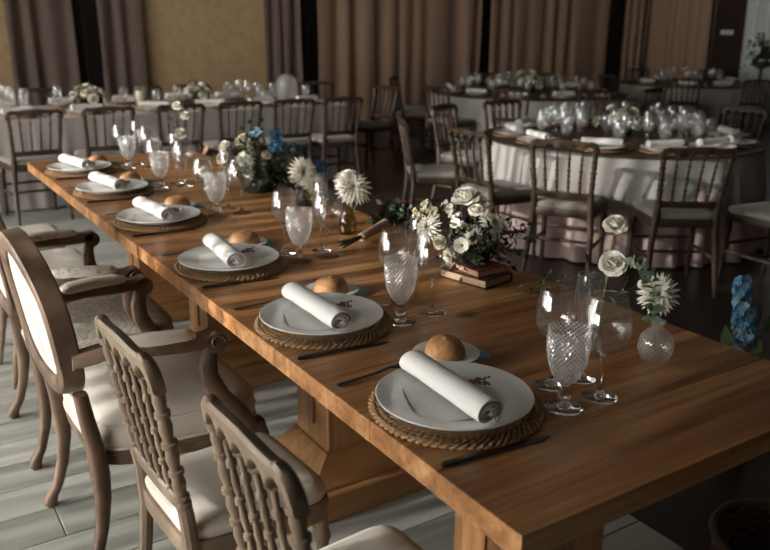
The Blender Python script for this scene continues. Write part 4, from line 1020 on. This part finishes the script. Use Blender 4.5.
b = MB(); b.lathe([(.0005, 0), (.12, 0), (.125, .008), (.12, .016), (.0005, .016)], 32); b.build('base', 'bg_chair_wood', t)
b = MB(); b.lathe(bell([(.105, .016), (.105, .12), (.10, .19), (.07, .245), (.03, .268), (.0005, .272)], 0, 4), 32); b.build('dome', 'glass_milky', t)
b = MB(); b.ball((0, 0, .284), .014, 12, 8); b.build('knob', 'glass_solid', t)
L2 = 'brown bobbin chair at the pink-skirted round table'
PINK = {(3.66, 1.62): 'first', (3.10, 2.02): 'second', (2.66, 2.60): 'third', (2.48, 3.25): 'fourth', (2.56, 4.12): 'fifth'}
for bx_, by_, f in ((2.66, 2.60, 58), (3.10, 2.02, 33), (3.66, 1.62, 8), (2.48, 3.25, 90), (2.56, 4.12, 117), (3.40, 4.74, 157), (4.15, 4.87, 186), (5.52, 3.36, 270), (5.12, 4.40, 227)):
    bgchair(bx_, by_, f, L2 + ', %s one counted from the blue delphinium' % PINK[(bx_, by_)] if (bx_, by_) in PINK else L2 + ', on the curtain side', 'chairs around the round table with the pink skirt')
L3 = 'dark bobbin chair at the large round table before the tan curtains'
for k in range(9):
    f = (18, 48, 78, 108, 138, 200, 232, 300, 350)[k]; bgchair(T3[0] - sin(radians(f)) * (R3 + .55), T3[1] - cos(radians(f)) * (R3 + .55), f, L3, 'chairs around the large round table')
L4 = 'dark bobbin chair at the grey round table near the notice board'
for f in (20, 55, 100, 200, 245): bgchair(T4[0] - sin(radians(f)) * (R4 + .55), T4[1] - cos(radians(f)) * (R4 + .55), f, L4, 'chairs around the grey round table')

# ---- tableware on the clothed tables (simpler copies, they are far away)
def low_glass(kind, name):
    t = thing(name, '', 'glass'); H, R, zb = {'g': (.165, .040, .05), 'w': (.205, .042, .095), 'f': (.225, .025, .09)}[kind]
    b = MB(); b.lathe([(.0005, 0), (.034, 0), (.033, .003), (.006, .012), (.004, zb - .008), (.007, zb)], 14); b.build('stem', 'glass_thin', t)
    b = MB(); b.lathe([(.0005, zb), (R * .6, zb + .012), (R, zb + (H - zb) * .45), (R * .95, zb + (H - zb) * .8), (R * .82, H)], 16); b.build('bowl', 'glass_cut' if kind == 'g' else 'glass_bg', t)
    return t
thin_glass('glass_bg', (0.95, 0.96, 0.96), 2.2, 0.05, 1.5, 0.07)
lg = {k: low_glass(k, n_) for k, n_ in (('g', 'goblet'), ('w', 'wine_glass'), ('f', 'champagne_flute'))}
b = MB(); b.lathe([(.0005, 0), (.14, 0), (.155, .006), (.155, .010), (.0005, .010)], 32); charger_me = b.mesh('charger', ['jute'], 40)
FLC = [(1.03, 6.88), (2.05, 6.88), (1.50, 6.88), (3.0, 6.88), T2, T3, T4]; plate_bg = plate_me; bgz = BT + .008
bread_bg = bread0
used = {'bread': bread0, 'mat': mat0, 'knife': knife0}
def bg_setting(cx, cy, face, where, full=True, bread=True):
    bgz = BT + .008 if 'long' in where else BR + .0245
    """one place: face = direction the diner looks (compass)"""
    a = radians(90 - face); d = Vector((cos(a), sin(a))); s_ = Vector((-sin(a), cos(a)))
    def P_(f, l): return (cx + d.x * f + s_.x * l, cy + d.y * f + s_.y * l)
    p = P_(0, 0)
    tag(obj('charger', charger_me, None, (*p, bgz)), 'round jute charger set on ' + where, 'placemat', 'chargers on ' + where)
    tag(obj('dinner_plate', plate_bg, None, (*p, bgz + .0105)), 'white dinner plate set on ' + where, 'plate', 'plates on ' + where)
    tag(obj('rolled_napkin', napkin_me, None, (*p, bgz + .0325), (0, 0, a + rr(-.3, .3))), 'rolled white napkin on a plate on ' + where, 'napkin', 'napkins on ' + where)
    if bread:
        q = P_(.13, .19); tag(obj('bread_roll', bread_me, None, (*q, bgz), (0, 0, rr(0, 6))), 'golden bread roll lying on ' + where, 'bread roll', 'bread rolls on ' + where)
    for k, (f, l) in (('g', (.19, -.08)), ('w', (.25, .02)), ('w', (.29, -.10)), ('f', (.355, -.01))):
        q = P_(f + rr(-.006, .006), l + rr(-.006, .006))
        if any((Vector(q) - Vector(c)).length < .21 for c in FLC): continue
        nm = {'g': 'stout cut goblet', 'w': 'clear wine glass', 'f': 'slim champagne flute'}[k]
        copy_tree(lg[k], (*q, bgz), rr(0, 6), nm + ' standing on ' + where, nm.replace('glass', 'glasse') + 's on ' + where)
# one-mesh bread for the distance
b = MB()
secs = [[(.043 * cos(a_ / 7 * pi / 2) ** .6 * cos(q), .038 * cos(a_ / 7 * pi / 2) ** .6 * sin(q), .044 * sin(a_ / 7 * pi / 2)) for q in [2 * pi * j / 16 for j in range(16)]] for a_ in range(7)]
b.loft(secs); bread_me = b.mesh('bread_roll', ['bread'], 60)
for k, x in enumerate((-.15, .38, .92, 1.50, 2.02, 2.53, 3.03)):
    bg_setting(x, LY0 + .19, 0, 'the long grey table')
    bg_setting(x - .02, LY1 - .18, 180, 'the long grey table')
for f in (57, 28, 0, 92, 122, 158, 188, 268, 232, 305, 335): bg_setting(T2[0] - sin(radians(f)) * (R2 - .19), T2[1] - cos(radians(f)) * (R2 - .19), f, 'the pink-skirted round table')
for f in (18, 48, 78, 108, 138, 200, 260, 340): bg_setting(T3[0] - sin(radians(f)) * (R3 - .19), T3[1] - cos(radians(f)) * (R3 - .19), f, 'the large round table')
for f in (20, 55, 100, 200, 280): bg_setting(T4[0] - sin(radians(f)) * (R4 - .19), T4[1] - cos(radians(f)) * (R4 - .19), f, 'the grey round table')
z_ = BT + .006; z_r = BR + .0242
def bg_flowers(c, label, R=.13, n=9, dark=False, h=.10, tint=None):
    t = thing('floral_centrepiece', label, 'flower arrangement', c)
    b = MB(); b.lathe([(.0005, 0), (R * .45, 0), (R * .55, h * .4), (R * .5, h * .6), (.0005, h * .4)], 18); b.build('bowl', 'pot_dark', t)
    c0 = Vector(c) + Vector((0, 0, h * .5))
    for k in range(n):
        a = k * 2.4; e = .15 + 1.2 * (k / n); p = c0 + Vector((cos(a) * cos(e), sin(a) * cos(e), sin(e))) * R * rr(.8, 1.05)
        mats = (W_, CR)[k % 2] if not tint else tint
        head(t, ('rose', 'chrys')[k % 3 == 1], p, p - c0, R * .30, mats)
    for k in range(14):
        a = rr(0, 6.28); e = rr(0, 1.2); p = c0 + Vector((cos(a) * cos(e), sin(a) * cos(e), sin(e))) * R * rr(.95, 1.3)
        b = MB(); leafrow(b, curve(c0, p, -.01), .045, .024, 6, 0, 1); part(b, 'leaf_sprig', ['leaf_dark' if (dark or k % 2) else 'leaf_green', 'stem_green'], t)
z_ = BT + .006
bg_flowers((1.03, 6.88, z_), 'white rose centrepiece on the long grey table beside a pillar candle', .16, 12)
bg_flowers((2.05, 6.88, z_), 'leafy white centrepiece on the long grey table by the crowded wine glasses', .14, 10)
bg_flowers((T2[0] + .02, T2[1] + .02, z_r), 'dark leafy centrepiece on the pink-skirted round table', .17, 8, True)
bg_flowers((T3[0], T3[1], z_r), 'white centrepiece on the large round table before the curtains', .20, 12, True)
bg_flowers((T4[0], T4[1], z_r), 'white centrepiece on the grey round table', .17, 10, True)
t = thing('pillar_candle', 'cream pillar candle in a glass cylinder on the long grey table', 'candle', (1.50, 6.88, z_))
b = MB(); b.lathe([(.0005, .004), (.042, .004), (.044, .01), (.044, .14), (.040, .146), (.0005, .142)], 28); b.build('candle', 'wax', t)
b = MB(); b.lathe([(.052, 0), (.055, .003), (.055, .19)], 32, cap0=True); b.build('glass_cylinder', 'glass_bg', t)
b = MB(); b.tube([(0, 0, .14), (.001, 0, .156)], .0012, 5); b.build('wick', 'dark_panel', t)
# floral stand by the bright window
t = thing('flower_stand', 'dark stand with leafy white flowers before the pale curtain', 'flower stand', (11.55, 7.15, 0))
b = MB(); b.lathe([(.2, 0), (.19, .03), (.03, .06), (.025, .9), (.14, .95), (.15, 1.02), (.0005, 1.02)], 24, cap0=True); b.build('stand', 'pot_dark', t)
c0 = Vector((11.55, 7.15, 1.1))
for k in range(12):
    a = k * 2.4; e = -.2 + 1.5 * k / 12; p = c0 + Vector((cos(a) * cos(e), sin(a) * cos(e), sin(e))) * .28; head(t, 'rose', p, p - c0, .06, W_)
for k in range(26):
    a = rr(0, 6.28); e = rr(-.6, 1.4); p = c0 + Vector((cos(a) * cos(e), sin(a) * cos(e), sin(e))) * rr(.25, .42); b = MB(); leafrow(b, curve(c0, p, 0), .10, .06, 6, 0, 1); part(b, 'leaf_sprig', ['leaf_dark', 'stem_green'], t)

for o in (mat0, bread0, knife0, gob0, big0, wine0, flu0, lg['g'], lg['w'], lg['f']): hide_proto(o)
